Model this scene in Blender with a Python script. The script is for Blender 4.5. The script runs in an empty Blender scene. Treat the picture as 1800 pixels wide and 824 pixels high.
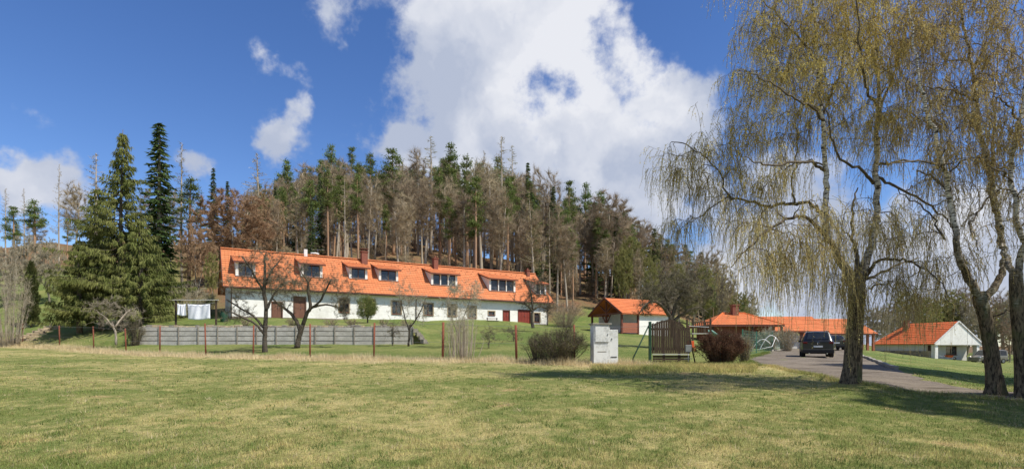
import bpy, math, random
import numpy as np
from mathutils import Vector, Matrix

R = math.radians
scene = bpy.context.scene
col = scene.collection

# ------------------------------------------------------------------ camera
FPX, CX, HY, EYE = 950.0, 900.0, 608.0, 1.6       # focal length and horizon in photo pixels, eye height
cam_d = bpy.data.cameras.new('camera')
cam_d.sensor_width = 36.0
cam_d.lens = 36.0 * FPX / 1800.0
cam_d.shift_y = (HY - 412.0) / 1800.0
cam_d.clip_start = 0.1
cam_d.clip_end = 9000.0
cam = bpy.data.objects.new('camera', cam_d)
cam.location = (0, 0, EYE)
cam.rotation_euler = (R(90), 0, 0)
col.objects.link(cam)
scene.camera = cam

# ------------------------------------------------------------------ light
SUN_EL = R(54)
SUN_AZ = math.atan2(0.87, -0.49)                  # to the right and a little behind the camera
SUN_DIR = Vector((math.sin(SUN_AZ) * math.cos(SUN_EL), math.cos(SUN_AZ) * math.cos(SUN_EL), math.sin(SUN_EL)))
sun_d = bpy.data.lights.new('sun', 'SUN')
sun_d.energy = 5.0
sun_d.angle = R(0.53)
sun_d.color = (1.0, 0.95, 0.86)
sun = bpy.data.objects.new('sun', sun_d)
sun.rotation_euler = SUN_DIR.to_track_quat('Z', 'Y').to_euler()
sun.location = (30, -30, 60)
col.objects.link(sun)

SKY_STRENGTH = 0.11
world = bpy.data.worlds.new('World')
scene.world = world
world.use_nodes = True


def build_sky():
    nt = world.node_tree
    N, L = nt.nodes, nt.links
    N.clear()

    def node(t, **k):
        n = N.new(t)
        for a, b in k.items():
            setattr(n, a, b)
        return n

    def math_(op, a, b=None, clamp=False):
        n = node('ShaderNodeMath', operation=op, use_clamp=clamp)
        for i, s in enumerate((a, b)):
            if s is None:
                continue
            if isinstance(s, (int, float)):
                n.inputs[i].default_value = s
            else:
                L.new(s, n.inputs[i])
        return n.outputs[0]

    out = node('ShaderNodeOutputWorld')
    bg = node('ShaderNodeBackground')
    bg.inputs['Strength'].default_value = SKY_STRENGTH
    L.new(bg.outputs[0], out.inputs[0])
    sky = node('ShaderNodeTexSky', sky_type='NISHITA', sun_disc=False)
    sky.sun_elevation = SUN_EL
    sky.sun_rotation = SUN_AZ
    sky.altitude = 600
    sky.air_density = 1.0
    sky.dust_density = 0.25
    sky.ozone_density = 3.2
    hs = node('ShaderNodeHueSaturation')
    hs.inputs['Hue'].default_value = 0.511
    hs.inputs['Saturation'].default_value = 1.2
    hs.inputs['Value'].default_value = 1.2
    L.new(sky.outputs[0], hs.inputs['Color'])
    tc = node('ShaderNodeTexCoord')
    nrm = node('ShaderNodeVectorMath', operation='NORMALIZE')
    L.new(tc.outputs['Generated'], nrm.inputs[0])
    n0 = nrm.outputs[0]
    # ragged edges: the direction is displaced by turbulence before it is measured against the cloud heads
    nz = node('ShaderNodeTexNoise')
    nz.inputs['Scale'].default_value = 7.0
    nz.inputs['Detail'].default_value = 5.0
    nz.inputs['Roughness'].default_value = 0.6
    L.new(n0, nz.inputs['Vector'])
    sub = node('ShaderNodeVectorMath', operation='SUBTRACT')
    L.new(nz.outputs['Color'], sub.inputs[0])
    sub.inputs[1].default_value = (0.5, 0.5, 0.5)
    scl = node('ShaderNodeVectorMath', operation='SCALE')
    L.new(sub.outputs[0], scl.inputs[0])
    scl.inputs['Scale'].default_value = 0.17
    add = node('ShaderNodeVectorMath', operation='ADD')
    L.new(n0, add.inputs[0])
    L.new(scl.outputs[0], add.inputs[1])
    nd = add.outputs[0]
    # cloud heads: photo pixel, radius in pixels, weight
    heads = [(860, 15, 155, .9), (770, 50, 90, .75), (960, 60, 100, .85), (850, 150, 110, .7), (735, 240, 84, .75),
             (800, 290, 130, .9), (920, 300, 130, .9), (1050, 270, 125, .95), (1140, 190, 95, .95),
             (1190, 240, 90, 1.0), (1110, 330, 120, 1.0), (690, 265, 70, .7), (1020, 140, 75, .7),
             (1100, 70, 50, .75), (1120, 410, 110, .6), (1200, 330, 80, .45),
             (505, 242, 46, .8), (530, 186, 28, .72), (484, 256, 36, .65), (465, 95, 34, .36), (495, 108, 28, .34), (525, 128, 24, .3), (600, 15, 60, .7),
             (700, 120, 46, .5), (690, 195, 40, .5), (358, 282, 32, .72), (70, 325, 52, .85), (120, 322, 40, .7), (20, 325, 45, .75), (60, 212, 24, .34),
             (1350, 440, 120, .85), (1450, 440, 120, .8), (1290, 480, 80, .6), (1610, 500, 120, .7), (1720, 480, 130, .75), (890, 108, 36, -.32), (925, 122, 44, -.30), (960, 150, 40, -.36), (985, 182, 36, -.30), (1000, 110, 50, -.25), (760, 300, 40, -.35), (640, 80, 50, -.4),
             (1420, 330, 80, .55), (1560, 560, 120, .7), (1340, 300, 60, .6), (1810, 420, 90, .5)]
    rng = random.Random(5)
    dirs = [(Vector(((px - CX) / FPX, 1, (HY - py) / FPX)).normalized(), r / FPX, w) for px, py, r, w in heads]
    for k in range(34):                                # the same kind of broken cumulus all round the sky
        a = rng.uniform(R(80), R(280))
        e = rng.uniform(R(4), R(55))
        c = Vector((math.sin(a) * math.cos(e), math.cos(a) * math.cos(e), math.sin(e)))
        dirs.append((c, rng.uniform(.08, .22), rng.uniform(.6, 1)))
    tot = None
    for c, r, w in dirs:
        d = node('ShaderNodeVectorMath', operation='DISTANCE')
        L.new(nd, d.inputs[0])
        d.inputs[1].default_value = c
        mr = node('ShaderNodeMapRange', interpolation_type='SMOOTHSTEP')
        L.new(d.outputs['Value'], mr.inputs['Value'])
        mr.inputs['From Min'].default_value = 0
        mr.inputs['From Max'].default_value = r * 1.25
        mr.inputs['To Min'].default_value = w * 1.15
        mr.inputs['To Max'].default_value = 0
        tot = mr.outputs[0] if tot is None else math_('ADD', tot, mr.outputs[0])
    n2 = node('ShaderNodeTexNoise')
    n2.inputs['Scale'].default_value = 13.0
    n2.inputs['Detail'].default_value = 9.0
    n2.inputs['Roughness'].default_value = 0.62
    L.new(n0, n2.inputs['Vector'])
    fb = math_('MULTIPLY', math_('SUBTRACT', n2.outputs['Fac'], 0.5), 2.9)
    fb = math_('MULTIPLY', fb, math_('ADD', math_('MULTIPLY', tot, 2.5), 0.18, clamp=True))
    dens = math_('ADD', math_('MINIMUM', tot, 1.25), fb)
    mask = node('ShaderNodeMapRange', interpolation_type='SMOOTHSTEP')
    L.new(dens, mask.inputs['Value'])
    mask.inputs['From Min'].default_value = 0.10
    mask.inputs['From Max'].default_value = 1.0
    n3 = node('ShaderNodeTexNoise')
    n3.inputs['Scale'].default_value = 5.0
    n3.inputs['Detail'].default_value = 4.0
    L.new(nd, n3.inputs['Vector'])
    ramp = node('ShaderNodeValToRGB')
    L.new(n3.outputs['Fac'], ramp.inputs[0])
    k = 1.0 / SKY_STRENGTH
    ramp.color_ramp.elements[0].position = 0.43
    ramp.color_ramp.elements[0].color = (.40 * k, .45 * k, .57 * k, 1)
    ramp.color_ramp.elements[1].position = 0.66
    ramp.color_ramp.elements[1].color = (.70 * k, .715 * k, .765 * k, 1)
    mix = node('ShaderNodeMix', data_type='RGBA')
    L.new(mask.outputs[0], mix.inputs[0])
    L.new(hs.outputs[0], mix.inputs[6])
    L.new(ramp.outputs[0], mix.inputs[7])
    L.new(mix.outputs[2], bg.inputs['Color'])


build_sky()
scene.view_settings.view_transform = 'Standard'
scene.view_settings.look = 'None'
scene.view_settings.exposure = 0.22
scene.view_settings.gamma = 1.0
scene.view_settings.use_curve_mapping = False
scene.cycles.max_bounces = 6
scene.cycles.diffuse_bounces = 3
scene.cycles.glossy_bounces = 2
scene.cycles.transmission_bounces = 4
scene.cycles.transparent_max_bounces = 6
scene.cycles.use_denoising = True
scene.cycles.denoising_prefilter = 'ACCURATE'

# ------------------------------------------------------------------ mesh helpers


def fresh(name):
    return bpy.data.meshes.new(name)


class Geo:
    """Collects vertices and faces; build() links them as one mesh object."""

    def __init__(self):
        self.v, self.f, self.n = [], {}, 0

    def add(self, V, F):
        V = np.asarray(V, dtype=np.float64).reshape(-1, 3)
        F = np.asarray(F, dtype=np.int64)
        self.f.setdefault(F.shape[1], []).append(F + self.n)
        self.v.append(V)
        self.n += len(V)
        return self

    def poly(self, pts):
        return self.add(pts, [list(range(len(pts)))])

    def box(self, x0, x1, y0, y1, z0, z1):
        V = [(x, y, z) for z in (z0, z1) for y in (y0, y1) for x in (x0, x1)]
        return self.add(V, [(0, 2, 3, 1), (4, 5, 7, 6), (0, 1, 5, 4), (2, 6, 7, 3), (0, 4, 6, 2), (1, 3, 7, 5)])

    def obox(self, c, size, rz=0.0, tilt=None):
        m = Matrix.Translation(c) @ (tilt if tilt is not None else Matrix.Rotation(rz, 4, 'Z'))
        sx, sy, sz = [s / 2 for s in size]
        V = [m @ Vector((x, y, z)) for z in (-sz, sz) for y in (-sy, sy) for x in (-sx, sx)]
        return self.add([tuple(p) for p in V], [(0, 2, 3, 1), (4, 5, 7, 6), (0, 1, 5, 4), (2, 6, 7, 3), (0, 4, 6, 2), (1, 3, 7, 5)])

    def beam(self, p0, p1, w, h):
        p0, p1 = Vector(p0), Vector(p1)
        d = p1 - p0
        q = d.to_track_quat('X', 'Z').to_matrix().to_4x4()
        return self.obox((p0 + p1) / 2, (d.length, w, h), tilt=q)

    def prism(self, pts, ext):
        pts = [Vector(p) for p in pts]
        ext = Vector(ext)
        n = len(pts)
        V = [tuple(p) for p in pts] + [tuple(p + ext) for p in pts]
        base = self.n
        self.v.append(np.array(V))
        self.n += 2 * n
        self.f.setdefault(n, []).append(np.array([list(range(n))[::-1], list(range(n, 2 * n))]) + base)
        self.f.setdefault(4, []).append(np.array([(i, (i + 1) % n, n + (i + 1) % n, n + i) for i in range(n)]) + base)
        return self

    def tube(self, P, r, n=6, cap=True):
        P = np.asarray([tuple(p) for p in P], dtype=float)
        k = len(P)
        r = np.broadcast_to(np.asarray(r, dtype=float), (k,))
        T = np.gradient(P, axis=0)
        T /= np.linalg.norm(T, axis=1)[:, None] + 1e-12
        up = np.array([0.31, 0.17, 0.93]) if abs(T[:, 2]).mean() < .8 else np.array([0.95, 0.2, 0.1])
        A = np.cross(T, up)
        A /= np.linalg.norm(A, axis=1)[:, None] + 1e-12
        B = np.cross(T, A)
        th = np.arange(n) * 2 * math.pi / n
        V = P[:, None, :] + r[:, None, None] * (np.cos(th)[None, :, None] * A[:, None, :] + np.sin(th)[None, :, None] * B[:, None, :])
        i = np.arange(k - 1)[:, None] * n
        j = np.arange(n)[None, :]
        j2 = (j + 1) % n
        F = np.stack([i + j, i + n + j, i + n + j2, i + j2], axis=-1).reshape(-1, 4)
        base = self.n
        self.add(V.reshape(-1, 3), F)
        if cap:
            self.f.setdefault(n, []).append(np.array([list(range(n)), [(k - 1) * n + q for q in range(n)][::-1]]) + base)
        return self

    def tris(self, T):
        T = np.asarray(T).reshape(-1, 3, 3)
        return self.add(T.reshape(-1, 3), np.arange(len(T) * 3).reshape(-1, 3))

    def mesh(self, name, mat, smooth=False):
        me = fresh(name)
        V = np.concatenate(self.v) if self.v else np.zeros((0, 3))
        me.vertices.add(len(V))
        me.vertices.foreach_set('co', V.astype(np.float32).ravel())
        tot, loops = [], []
        for k, fs in self.f.items():
            F = np.concatenate(fs)
            loops.append(F.ravel())
            tot.append(np.full(len(F), k))
        loops = np.concatenate(loops)
        tot = np.concatenate(tot)
        me.loops.add(len(loops))
        me.loops.foreach_set('vertex_index', loops.astype(np.int32))
        me.polygons.add(len(tot))
        me.polygons.foreach_set('loop_start', np.concatenate([[0], np.cumsum(tot)[:-1]]).astype(np.int32))
        me.polygons.foreach_set('loop_total', tot.astype(np.int32))
        me.polygons.foreach_set('use_smooth', np.full(len(tot), bool(smooth)))
        me.update(calc_edges=True)
        if mat is not None:
            me.materials.append(mat)
        return me

    def build(self, name, mat, parent=None, smooth=False):
        o = bpy.data.objects.new(name, self.mesh(name, mat, smooth))
        col.objects.link(o)
        o.parent = parent
        return o


def bevel(o, w=0.01, seg=2):
    m = o.modifiers.new('bevel', 'BEVEL')
    m.width = w
    m.segments = seg
    m.limit_method = 'ANGLE'
    return o


def tag(o, label, cat, group=None):
    o['label'] = label
    o['category'] = cat
    if group:
        o['group'] = group
    return o


def thing(name, label, cat, loc=(0, 0, 0), rz=0.0, group=None):
    o = bpy.data.objects.new(name, None)
    o.empty_display_size = 0.3
    col.objects.link(o)
    o.location = loc
    o.rotation_euler = (0, 0, rz)
    return tag(o, label, cat, group)


def copy_tree(o, parent=None):
    c = o.copy()
    col.objects.link(c)
    c.parent = parent
    for ch in [x for x in bpy.data.objects if x.parent == o]:
        copy_tree(ch, c)
    return c


# ------------------------------------------------------------------ materials
MATS = {}


def lin(r, g, b):
    return tuple((c / 255 / 12.92 if c <= 10 else ((c / 255 + .055) / 1.055) ** 2.4) for c in (r, g, b)) + (1,)


class NT:
    def __init__(self, name):
        self.m = bpy.data.materials.new(name)
        self.m.use_nodes = True
        self.t = self.m.node_tree
        self.t.nodes.clear()
        self.out = self.n('ShaderNodeOutputMaterial')

    def n(self, t, **k):
        x = self.t.nodes.new(t)
        for a, b in k.items():
            setattr(x, a, b)
        return x

    def l(self, a, b):
        self.t.links.new(a, b)

    def noise(self, vec, scale, detail=4, rough=.55, dist=0):
        x = self.n('ShaderNodeTexNoise')
        x.inputs['Scale'].default_value = scale
        x.inputs['Detail'].default_value = detail
        x.inputs['Roughness'].default_value = rough
        x.inputs['Distortion'].default_value = dist
        if vec is not None:
            self.l(vec, x.inputs['Vector'])
        return x.outputs['Fac']

    def rng(self, v, a, b, c=0, d=1, smooth=True):
        x = self.n('ShaderNodeMapRange')
        x.interpolation_type = 'SMOOTHSTEP' if smooth else 'LINEAR'
        self.l(v, x.inputs[0])
        for i, q in zip((1, 2, 3, 4), (a, b, c, d)):
            x.inputs[i].default_value = q
        return x.outputs[0]

    def mix(self, f, a, b, mode='MIX'):
        x = self.n('ShaderNodeMix', data_type='RGBA', blend_type=mode)
        for s, i in ((f, 0), (a, 6), (b, 7)):
            if isinstance(s, (int, float)):
                x.inputs[i].default_value = s
            elif isinstance(s, tuple):
                x.inputs[i].default_value = s if len(s) == 4 else s + (1,)
            else:
                self.l(s, x.inputs[i])
        return x.outputs[2]

    def math(self, op, a, b=0.0, clamp=False):
        x = self.n('ShaderNodeMath', operation=op, use_clamp=clamp)
        for i, s in enumerate((a, b)):
            if isinstance(s, (int, float)):
                x.inputs[i].default_value = s
            else:
                self.l(s, x.inputs[i])
        return x.outputs[0]

    def mapping(self, vec, scale=(1, 1, 1), loc=(0, 0, 0), rot=(0, 0, 0)):
        x = self.n('ShaderNodeMapping')
        x.inputs['Scale'].default_value = scale
        x.inputs['Location'].default_value = loc
        x.inputs['Rotation'].default_value = rot
        self.l(vec, x.inputs['Vector'])
        return x.outputs[0]

    def principled(self, color, rough=.7, metal=0, spec=.3, bump=None, bump_d=.01, bump_s=.5):
        p = self.n('ShaderNodeBsdfPrincipled')
        if isinstance(color, tuple):
            p.inputs['Base Color'].default_value = color if len(color) == 4 else color + (1,)
        else:
            self.l(color, p.inputs['Base Color'])
        if isinstance(rough, (int, float)):
            p.inputs['Roughness'].default_value = rough
        else:
            self.l(rough, p.inputs['Roughness'])
        p.inputs['Metallic'].default_value = metal
        p.inputs['Specular IOR Level'].default_value = spec
        if bump is not None:
            b = self.n('ShaderNodeBump')
            b.inputs['Strength'].default_value = bump_s
            b.inputs['Distance'].default_value = bump_d
            self.l(bump, b.inputs['Height'])
            self.l(b.outputs[0], p.inputs['Normal'])
        return p

    def done(self, shader):
        self.l(shader.outputs[0], self.out.inputs[0])
        return self.m


def pmat(name, c1, c2=None, scale=3.0, rough=.75, bump=0.0, spec=.25, metal=0, stretch=(1, 1, 1), contrast=(.35, .65)):
    """Plain surface: two colours mixed by noise in object space, with fine relief."""
    if name in MATS:
        return MATS[name]
    t = NT(name)
    c2 = c2 or tuple(x * .8 for x in c1)
    tc = t.n('ShaderNodeTexCoord').outputs['Object']
    oi = t.n('ShaderNodeObjectInfo')
    va = t.n('ShaderNodeVectorMath', operation='ADD')
    t.l(tc, va.inputs[0])
    t.l(t.math('MULTIPLY', oi.outputs['Random'], 57.0), va.inputs[1])
    v = t.mapping(va.outputs[0], stretch)
    a = t.noise(v, scale, 6, .6)
    b = t.noise(v, scale * 7, 3, .6)
    f = t.rng(t.math('ADD', t.math('MULTIPLY', a, .65), t.math('MULTIPLY', b, .35)), *contrast)
    c = t.mix(f, c1, c2)
    p = t.principled(c, rough, metal, spec, bump=b if bump else None, bump_d=bump or .01, bump_s=.6)
    MATS[name] = t.done(p)
    return MATS[name]


def leafmat(name, c1, c2, scale=.8, trans=.3, rnd=.25):
    """Foliage: clumps of two tones, each leaf and each tree a little different, some light through the leaf."""
    t = NT(name)
    tc = t.n('ShaderNodeTexCoord').outputs['Object']
    geo = t.n('ShaderNodeNewGeometry')
    oi = t.n('ShaderNodeObjectInfo')
    f = t.rng(t.noise(tc, scale, 4, .6), .35, .65)
    c = t.mix(f, c1, c2)
    hs = t.n('ShaderNodeHueSaturation')
    t.l(c, hs.inputs['Color'])
    v = t.math('ADD', t.math('MULTIPLY', geo.outputs['Random Per Island'], rnd * 2), 1 - rnd)
    v = t.math('MULTIPLY', v, t.math('ADD', t.math('MULTIPLY', oi.outputs['Random'], .3), .85))
    t.l(v, hs.inputs['Value'])
    t.l(t.math('ADD', t.math('MULTIPLY', oi.outputs['Random'], .02), .495), hs.inputs['Hue'])
    d = t.n('ShaderNodeBsdfDiffuse')
    t.l(hs.outputs[0], d.inputs[0])
    if trans > 0:
        tr = t.n('ShaderNodeBsdfTranslucent')
        t.l(hs.outputs[0], tr.inputs[0])
        mx = t.n('ShaderNodeMixShader')
        mx.inputs[0].default_value = trans
        t.l(d.outputs[0], mx.inputs[1])
        t.l(tr.outputs[0], mx.inputs[2])
        d = mx
    MATS[name] = t.done(d)
    return MATS[name]


def glass_mat():
    t = NT('window_glass')
    tc = t.n('ShaderNodeTexCoord').outputs['Object']
    c = t.mix(t.rng(t.noise(tc, 1.3, 2), .4, .6), (.012, .014, .017), (.05, .05, .055))
    MATS['glass'] = t.done(t.principled(c, .06, 0, .6))
    return MATS['glass']


glass_mat()


def birch_bark():
    t = NT('birch_bark')
    tc = t.n('ShaderNodeTexCoord').outputs['Object']
    geo = t.n('ShaderNodeNewGeometry')
    sep = t.n('ShaderNodeSeparateXYZ')
    t.l(geo.outputs['Position'], sep.inputs[0])
    h = sep.outputs['Z']
    big = t.noise(t.mapping(tc, (1, 1, .5)), 3.0, 5, .65)
    lent = t.noise(t.mapping(tc, (5, 5, 26)), 1.5, 4, .6)
    fine = t.noise(t.mapping(tc, (9, 9, 2.2)), 3.0, 5, .65)
    white = t.mix(t.rng(fine, .3, .7), (.52, .48, .41), (.74, .70, .62))
    white = t.mix(t.rng(lent, .49, .56), white, (.06, .05, .04))
    rough = t.mix(t.rng(fine, .38, .60), (.035, .027, .018), (.19, .145, .09))
    rough = t.mix(t.rng(big, .48, .72), rough, (.10, .105, .042))
    # old corky bark low on the stem, white bark higher up
    f = t.rng(t.math('ADD', h, t.math('MULTIPLY', t.math('SUBTRACT', big, .5), 5.0)), 2.7, 4.6)
    c = t.mix(f, rough, white)
    MATS['birch_bark'] = t.done(t.principled(c, .85, 0, .2, bump=fine, bump_d=.035, bump_s=.8))


birch_bark()
pmat('birch_limb', (.15, .12, .085), (.08, .063, .045), 4, .9, .01)


def tile_mat(name, c1, c2, ang=(1, 1, 1), axis='X'):
    t = NT(name)
    tc = t.n('ShaderNodeTexCoord').outputs['Object']
    sep = t.n('ShaderNodeSeparateXYZ')
    t.l(tc, sep.inputs[0])
    cmb = t.n('ShaderNodeCombineXYZ')
    t.l(sep.outputs['X' if axis == 'X' else 'Y'], cmb.inputs[0])
    t.l(t.math('MULTIPLY', sep.outputs['Z'], 1.5), cmb.inputs[1])
    br = t.n('ShaderNodeTexBrick')
    br.offset = 0.0
    br.inputs['Scale'].default_value = 1.0
    br.inputs['Brick Width'].default_value = .3
    br.inputs['Row Height'].default_value = .36
    br.inputs['Mortar Size'].default_value = .018
    br.inputs['Mortar Smooth'].default_value = .4
    br.inputs['Color1'].default_value = c1 + (1,)
    br.inputs['Color2'].default_value = c2 + (1,)
    br.inputs['Mortar'].default_value = tuple(x * .62 for x in c1) + (1,)
    t.l(cmb.outputs[0], br.inputs['Vector'])
    w = t.noise(tc, .9, 6, .7)
    c = t.mix(t.rng(w, .35, .75), br.outputs['Color'], tuple(x * .72 for x in c2))
    c = t.mix(t.rng(t.noise(tc, 3.2, 6, .7), .54, .74), c, (.40, .20, .10))
    MATS[name] = t.done(t.principled(c, .7, 0, .25, bump=br.outputs['Fac'], bump_d=-.03, bump_s=.6))
    return MATS[name]


tile_mat('tile_orange', (.57, .185, .070), (.68, .24, .095))
tile_mat('tile_far', (.60, .17, .058), (.69, .215, .075))
tile_mat('tile_red', (.74, .165, .05), (.82, .20, .06), axis='Y')
pmat('plaster', (.82, .80, .74), (.66, .635, .565), .7, .9, .004, contrast=(.42, .68))
pmat('plaster_grey', (.66, .64, .57), (.56, .54, .48), 1.2, .9, .004)
pmat('plinth', (.16, .13, .10), (.24, .20, .15), 2, .9, .01)
pmat('brown_frame', (.10, .042, .024), (.15, .065, .04), 6, .55)
pmat('red_paint', (.20, .036, .026), (.26, .055, .036), 3, .5, stretch=(4, 4, .6))
pmat('fascia', (.16, .055, .035), (.11, .04, .028), 3, .55)
pmat('white_paint', (.74, .73, .70), (.64, .63, .60), 4, .5)
pmat('brick', (.27, .10, .065), (.18, .07, .048), 9, .85, .01)
pmat('metal_grey', (.33, .34, .34), (.24, .25, .25), 5, .45, metal=.5)
pmat('rust', (.17, .05, .03), (.25, .085, .045), 8, .8, .004)
pmat('wood_dark', (.045, .030, .020), (.095, .066, .043), 5, .8, .006, stretch=(6, 6, .7))
pmat('wood_grey', (.44, .42, .38), (.56, .54, .49), 3, .85, .006, stretch=(.5, 5, 5))
pmat('wood_red', (.30, .10, .06), (.38, .14, .08), 4, .65, .003, stretch=(.5, 4, 4))
pmat('green_steel', (.018, .055, .030), (.03, .075, .045), 6, .5)
pmat('concrete', (.36, .33, .27), (.25, .23, .185), 3, .9, .006)
pmat('cabinet_paint', (.72, .73, .70), (.46, .47, .44), 2.0, .75, .003, contrast=(.44, .66))
pmat('stone_sand', (.46, .37, .24), (.33, .26, .17), 5, .9, .02)
pmat('stone_grey', (.30, .27, .22), (.20, .18, .15), 4, .9, .02)
pmat('slab', (.54, .51, .46), (.38, .36, .32), 2.2, .9, .01)
pmat('brown_wood', (.20, .095, .06), (.14, .065, .042), 3, .6, stretch=(4, 4, .6))
pmat('linen', (.80, .81, .84), (.74, .75, .80), 3, .9, .003)
pmat('bark_pine', (.46, .26, .14), (.26, .185, .135), 2.2, .9, .02, stretch=(3, 3, .5))
pmat('bark_grey', (.33, .285, .22), (.20, .17, .125), 2.5, .9, .02, stretch=(3, 3, .5))
pmat('bark_pale', (.48, .41, .32), (.31, .255, .19), 2.5, .9, .02, stretch=(3, 3, .6))
pmat('bark_dark', (.075, .06, .045), (.15, .125, .09), 4, .9, .02, stretch=(4, 4, .8))
pmat('bark_fruit', (.035, .028, .021), (.125, .105, .075), 7, .95, .03, stretch=(4, 4, 1.2))
leafmat('needle_pine', (.115, .155, .043), (.19, .22, .072), .5)
leafmat('needle_spruce', (.060, .092, .032), (.100, .130, .045), .5, trans=.2)
leafmat('needle_blue', (.016, .040, .026), (.030, .062, .036), .5, trans=.1)
leafmat('needle_hero', (.15, .175, .052), (.24, .25, .085), .55, trans=.3)
leafmat('needle_larch', (.25, .22, .085), (.34, .285, .125), .6)
leafmat('twig_brown', (.31, .238, .16), (.41, .325, .22), .5, trans=.15)
leafmat('twig_orange', (.35, .225, .13), (.44, .30, .18), .5, trans=.15)
leafmat('twig_grey', (.31, .265, .19), (.41, .355, .26), .5, trans=.1)
leafmat('twig_dark', (.11, .09, .065), (.19, .16, .11), .8, trans=0)
leafmat('bud_olive', (.24, .23, .08), (.33, .31, .12), .5)
leafmat('birch_twig', (.24, .175, .085), (.36, .27, .13), .6, trans=.2)
leafmat('birch_leaf', (.68, .50, .15), (.82, .63, .22), .45, trans=.45)
leafmat('birch_leaf_dull', (.52, .43, .19), (.64, .54, .26), .5, trans=.4)
leafmat('bush_leaf', (.12, .14, .04), (.22, .215, .075), 1.2)
leafmat('thuja', (.06, .075, .025), (.11, .11, .04), 1.5)
leafmat('hedge_red', (.085, .040, .030), (.16, .085, .055), 2.0)
leafmat('straw', (.62, .50, .29), (.78, .65, .40), .8, trans=.4)
leafmat('weed', (.10, .165, .04), (.17, .23, .065), 1.0, trans=.3)
leafmat('dead_leaf', (.22, .11, .05), (.30, .17, .08), .8, trans=.1)


def P(px, py, Y):
    return Vector(((px - CX) / FPX * Y, Y, EYE - (py - HY) / FPX * Y))


# ------------------------------------------------------------------ lie of the land
def zz(py, Y):
    return EYE - (py - HY) / FPX * Y


NEAR = [(-60, 0), (3, 0), (8, .24), (14, .62), (20, .79)]
COLS = {
    -2200: [(26, .95), (60, 6), (90, 16), (130, 25), (200, 30), (400, 20), (3000, 0)],
    -300: [(26, .95), (46, 1.6), (60, 5.0), (80, 11), (110, 21), (150, 27), (200, 28), (400, 15), (3000, 0)],
    60: [(26, .96), (44, zz(609, 44)), (50, 2.9), (60, zz(548, 60)), (75, zz(505, 75)), (100, zz(468, 100)), (130, zz(432, 130)), (170, 28), (400, 10), (3000, 0)],
    246: [(26, .97), (36, 1.10), (42.0, 1.72), (42.25, 2.2), (44, 2.9), (48, 3.5), (60, zz(540, 60)), (80, zz(490, 80)), (105, zz(437, 105)), (130, zz(425, 130)), (180, 27), (400, 10), (3000, 0)],
    250: [(26, .97), (36, 1.10), (42.0, 1.72), (42.25, 3.16), (44, 3.25), (49, 4.0), (60, zz(540, 60)), (80, zz(490, 80)), (105, zz(437, 105)), (130, zz(425, 130)), (180, 27), (400, 10), (3000, 0)],
    430: [(26, .97), (31, 1.02), (42.0, 1.74), (42.25, 3.16), (44, 3.3), (48, 4.0), (60, zz(532, 60)), (80, zz(475, 80)), (100, zz(440, 100)), (115, zz(426, 115)), (150, 24), (400, 5), (3000, 0)],
    600: [(26, .97), (42.0, 1.74), (42.25, 3.14), (46, 3.4), (52.5, 4.08), (64, zz(528, 64)), (82, zz(470, 82)), (100, zz(440, 100)), (115, zz(424, 115)), (150, 24), (400, 5), (3000, 0)],
    722: [(25, .97), (42.0, 1.74), (42.25, 3.0), (46, 3.3), (55.5, 4.08), (67, zz(526, 67)), (84, zz(478, 84)), (102, zz(447, 102)), (118, zz(432, 118)), (150, 23), (400, 5), (3000, 0)],
    750: [(25, .97), (42.0, 1.76), (42.25, 1.8), (50, 3.0), (57, 4.06), (68, zz(526, 68)), (84, zz(480, 84)), (102, zz(449, 102)), (118, zz(436, 118)), (150, 23), (400, 5), (3000, 0)],
    960: [(25, .96), (40, 1.9), (55, 3.15), (65, 4.05), (70, 4.6), (85, zz(526, 85)), (105, zz(488, 105)), (130, zz(462, 130)), (150, 22), (400, 5), (3000, 0)],
    1060: [(22, .82), (40, 1.85), (56, 3.05), (62, 3.4), (76, zz(552, 76)), (100, zz(512, 100)), (130, zz(480, 130)), (160, 21), (400, 5), (3000, 0)],
    1180: [(22, .82), (36, 1.35), (56, 2.5), (64, 3.0), (90, zz(560, 90)), (130, zz(530, 130)), (170, zz(520, 170)), (260, 12), (600, 5), (3000, 0)],
    1320: [(22, .84), (37, .93), (60, 1.35), (80, 1.8), (130, 4), (200, 6), (400, 3), (3000, 0)],
    1500: [(22, .78), (37, .80), (60, 1.30), (80, 1.5), (130, 2.5), (200, 3), (400, 1), (3000, 0)],
    1560: [(17, .66), (24, .74), (34, .80), (60, .9), (80, .6), (130, .8), (400, 0), (3000, 0)],
    1640: [(16, .58), (24, .55), (40, .35), (74, -.05), (90, 0), (130, .4), (400, 0), (3000, 0)],
    1740: [(13, .52), (18, .45), (35, .1), (70, -.7), (90, -.8), (130, -.5), (400, 0), (3000, 0)],
    1900: [(13, .50), (18, .40), (35, 0), (70, -.9), (130, -.8), (400, 0), (3000, 0)],
    3600: [(13, .50), (18, .40), (35, 0), (70, -.9), (130, -.8), (400, 0), (3000, 0)],
}
_cs = np.array([(k - CX) / FPX for k in COLS])
_pr = []
for k, v in COLS.items():
    first = v[0][0]
    pts = [p for p in NEAR if p[0] < first - 2] + v
    _pr.append((np.array([p[0] for p in pts], float), np.array([p[1] for p in pts], float)))


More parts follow.
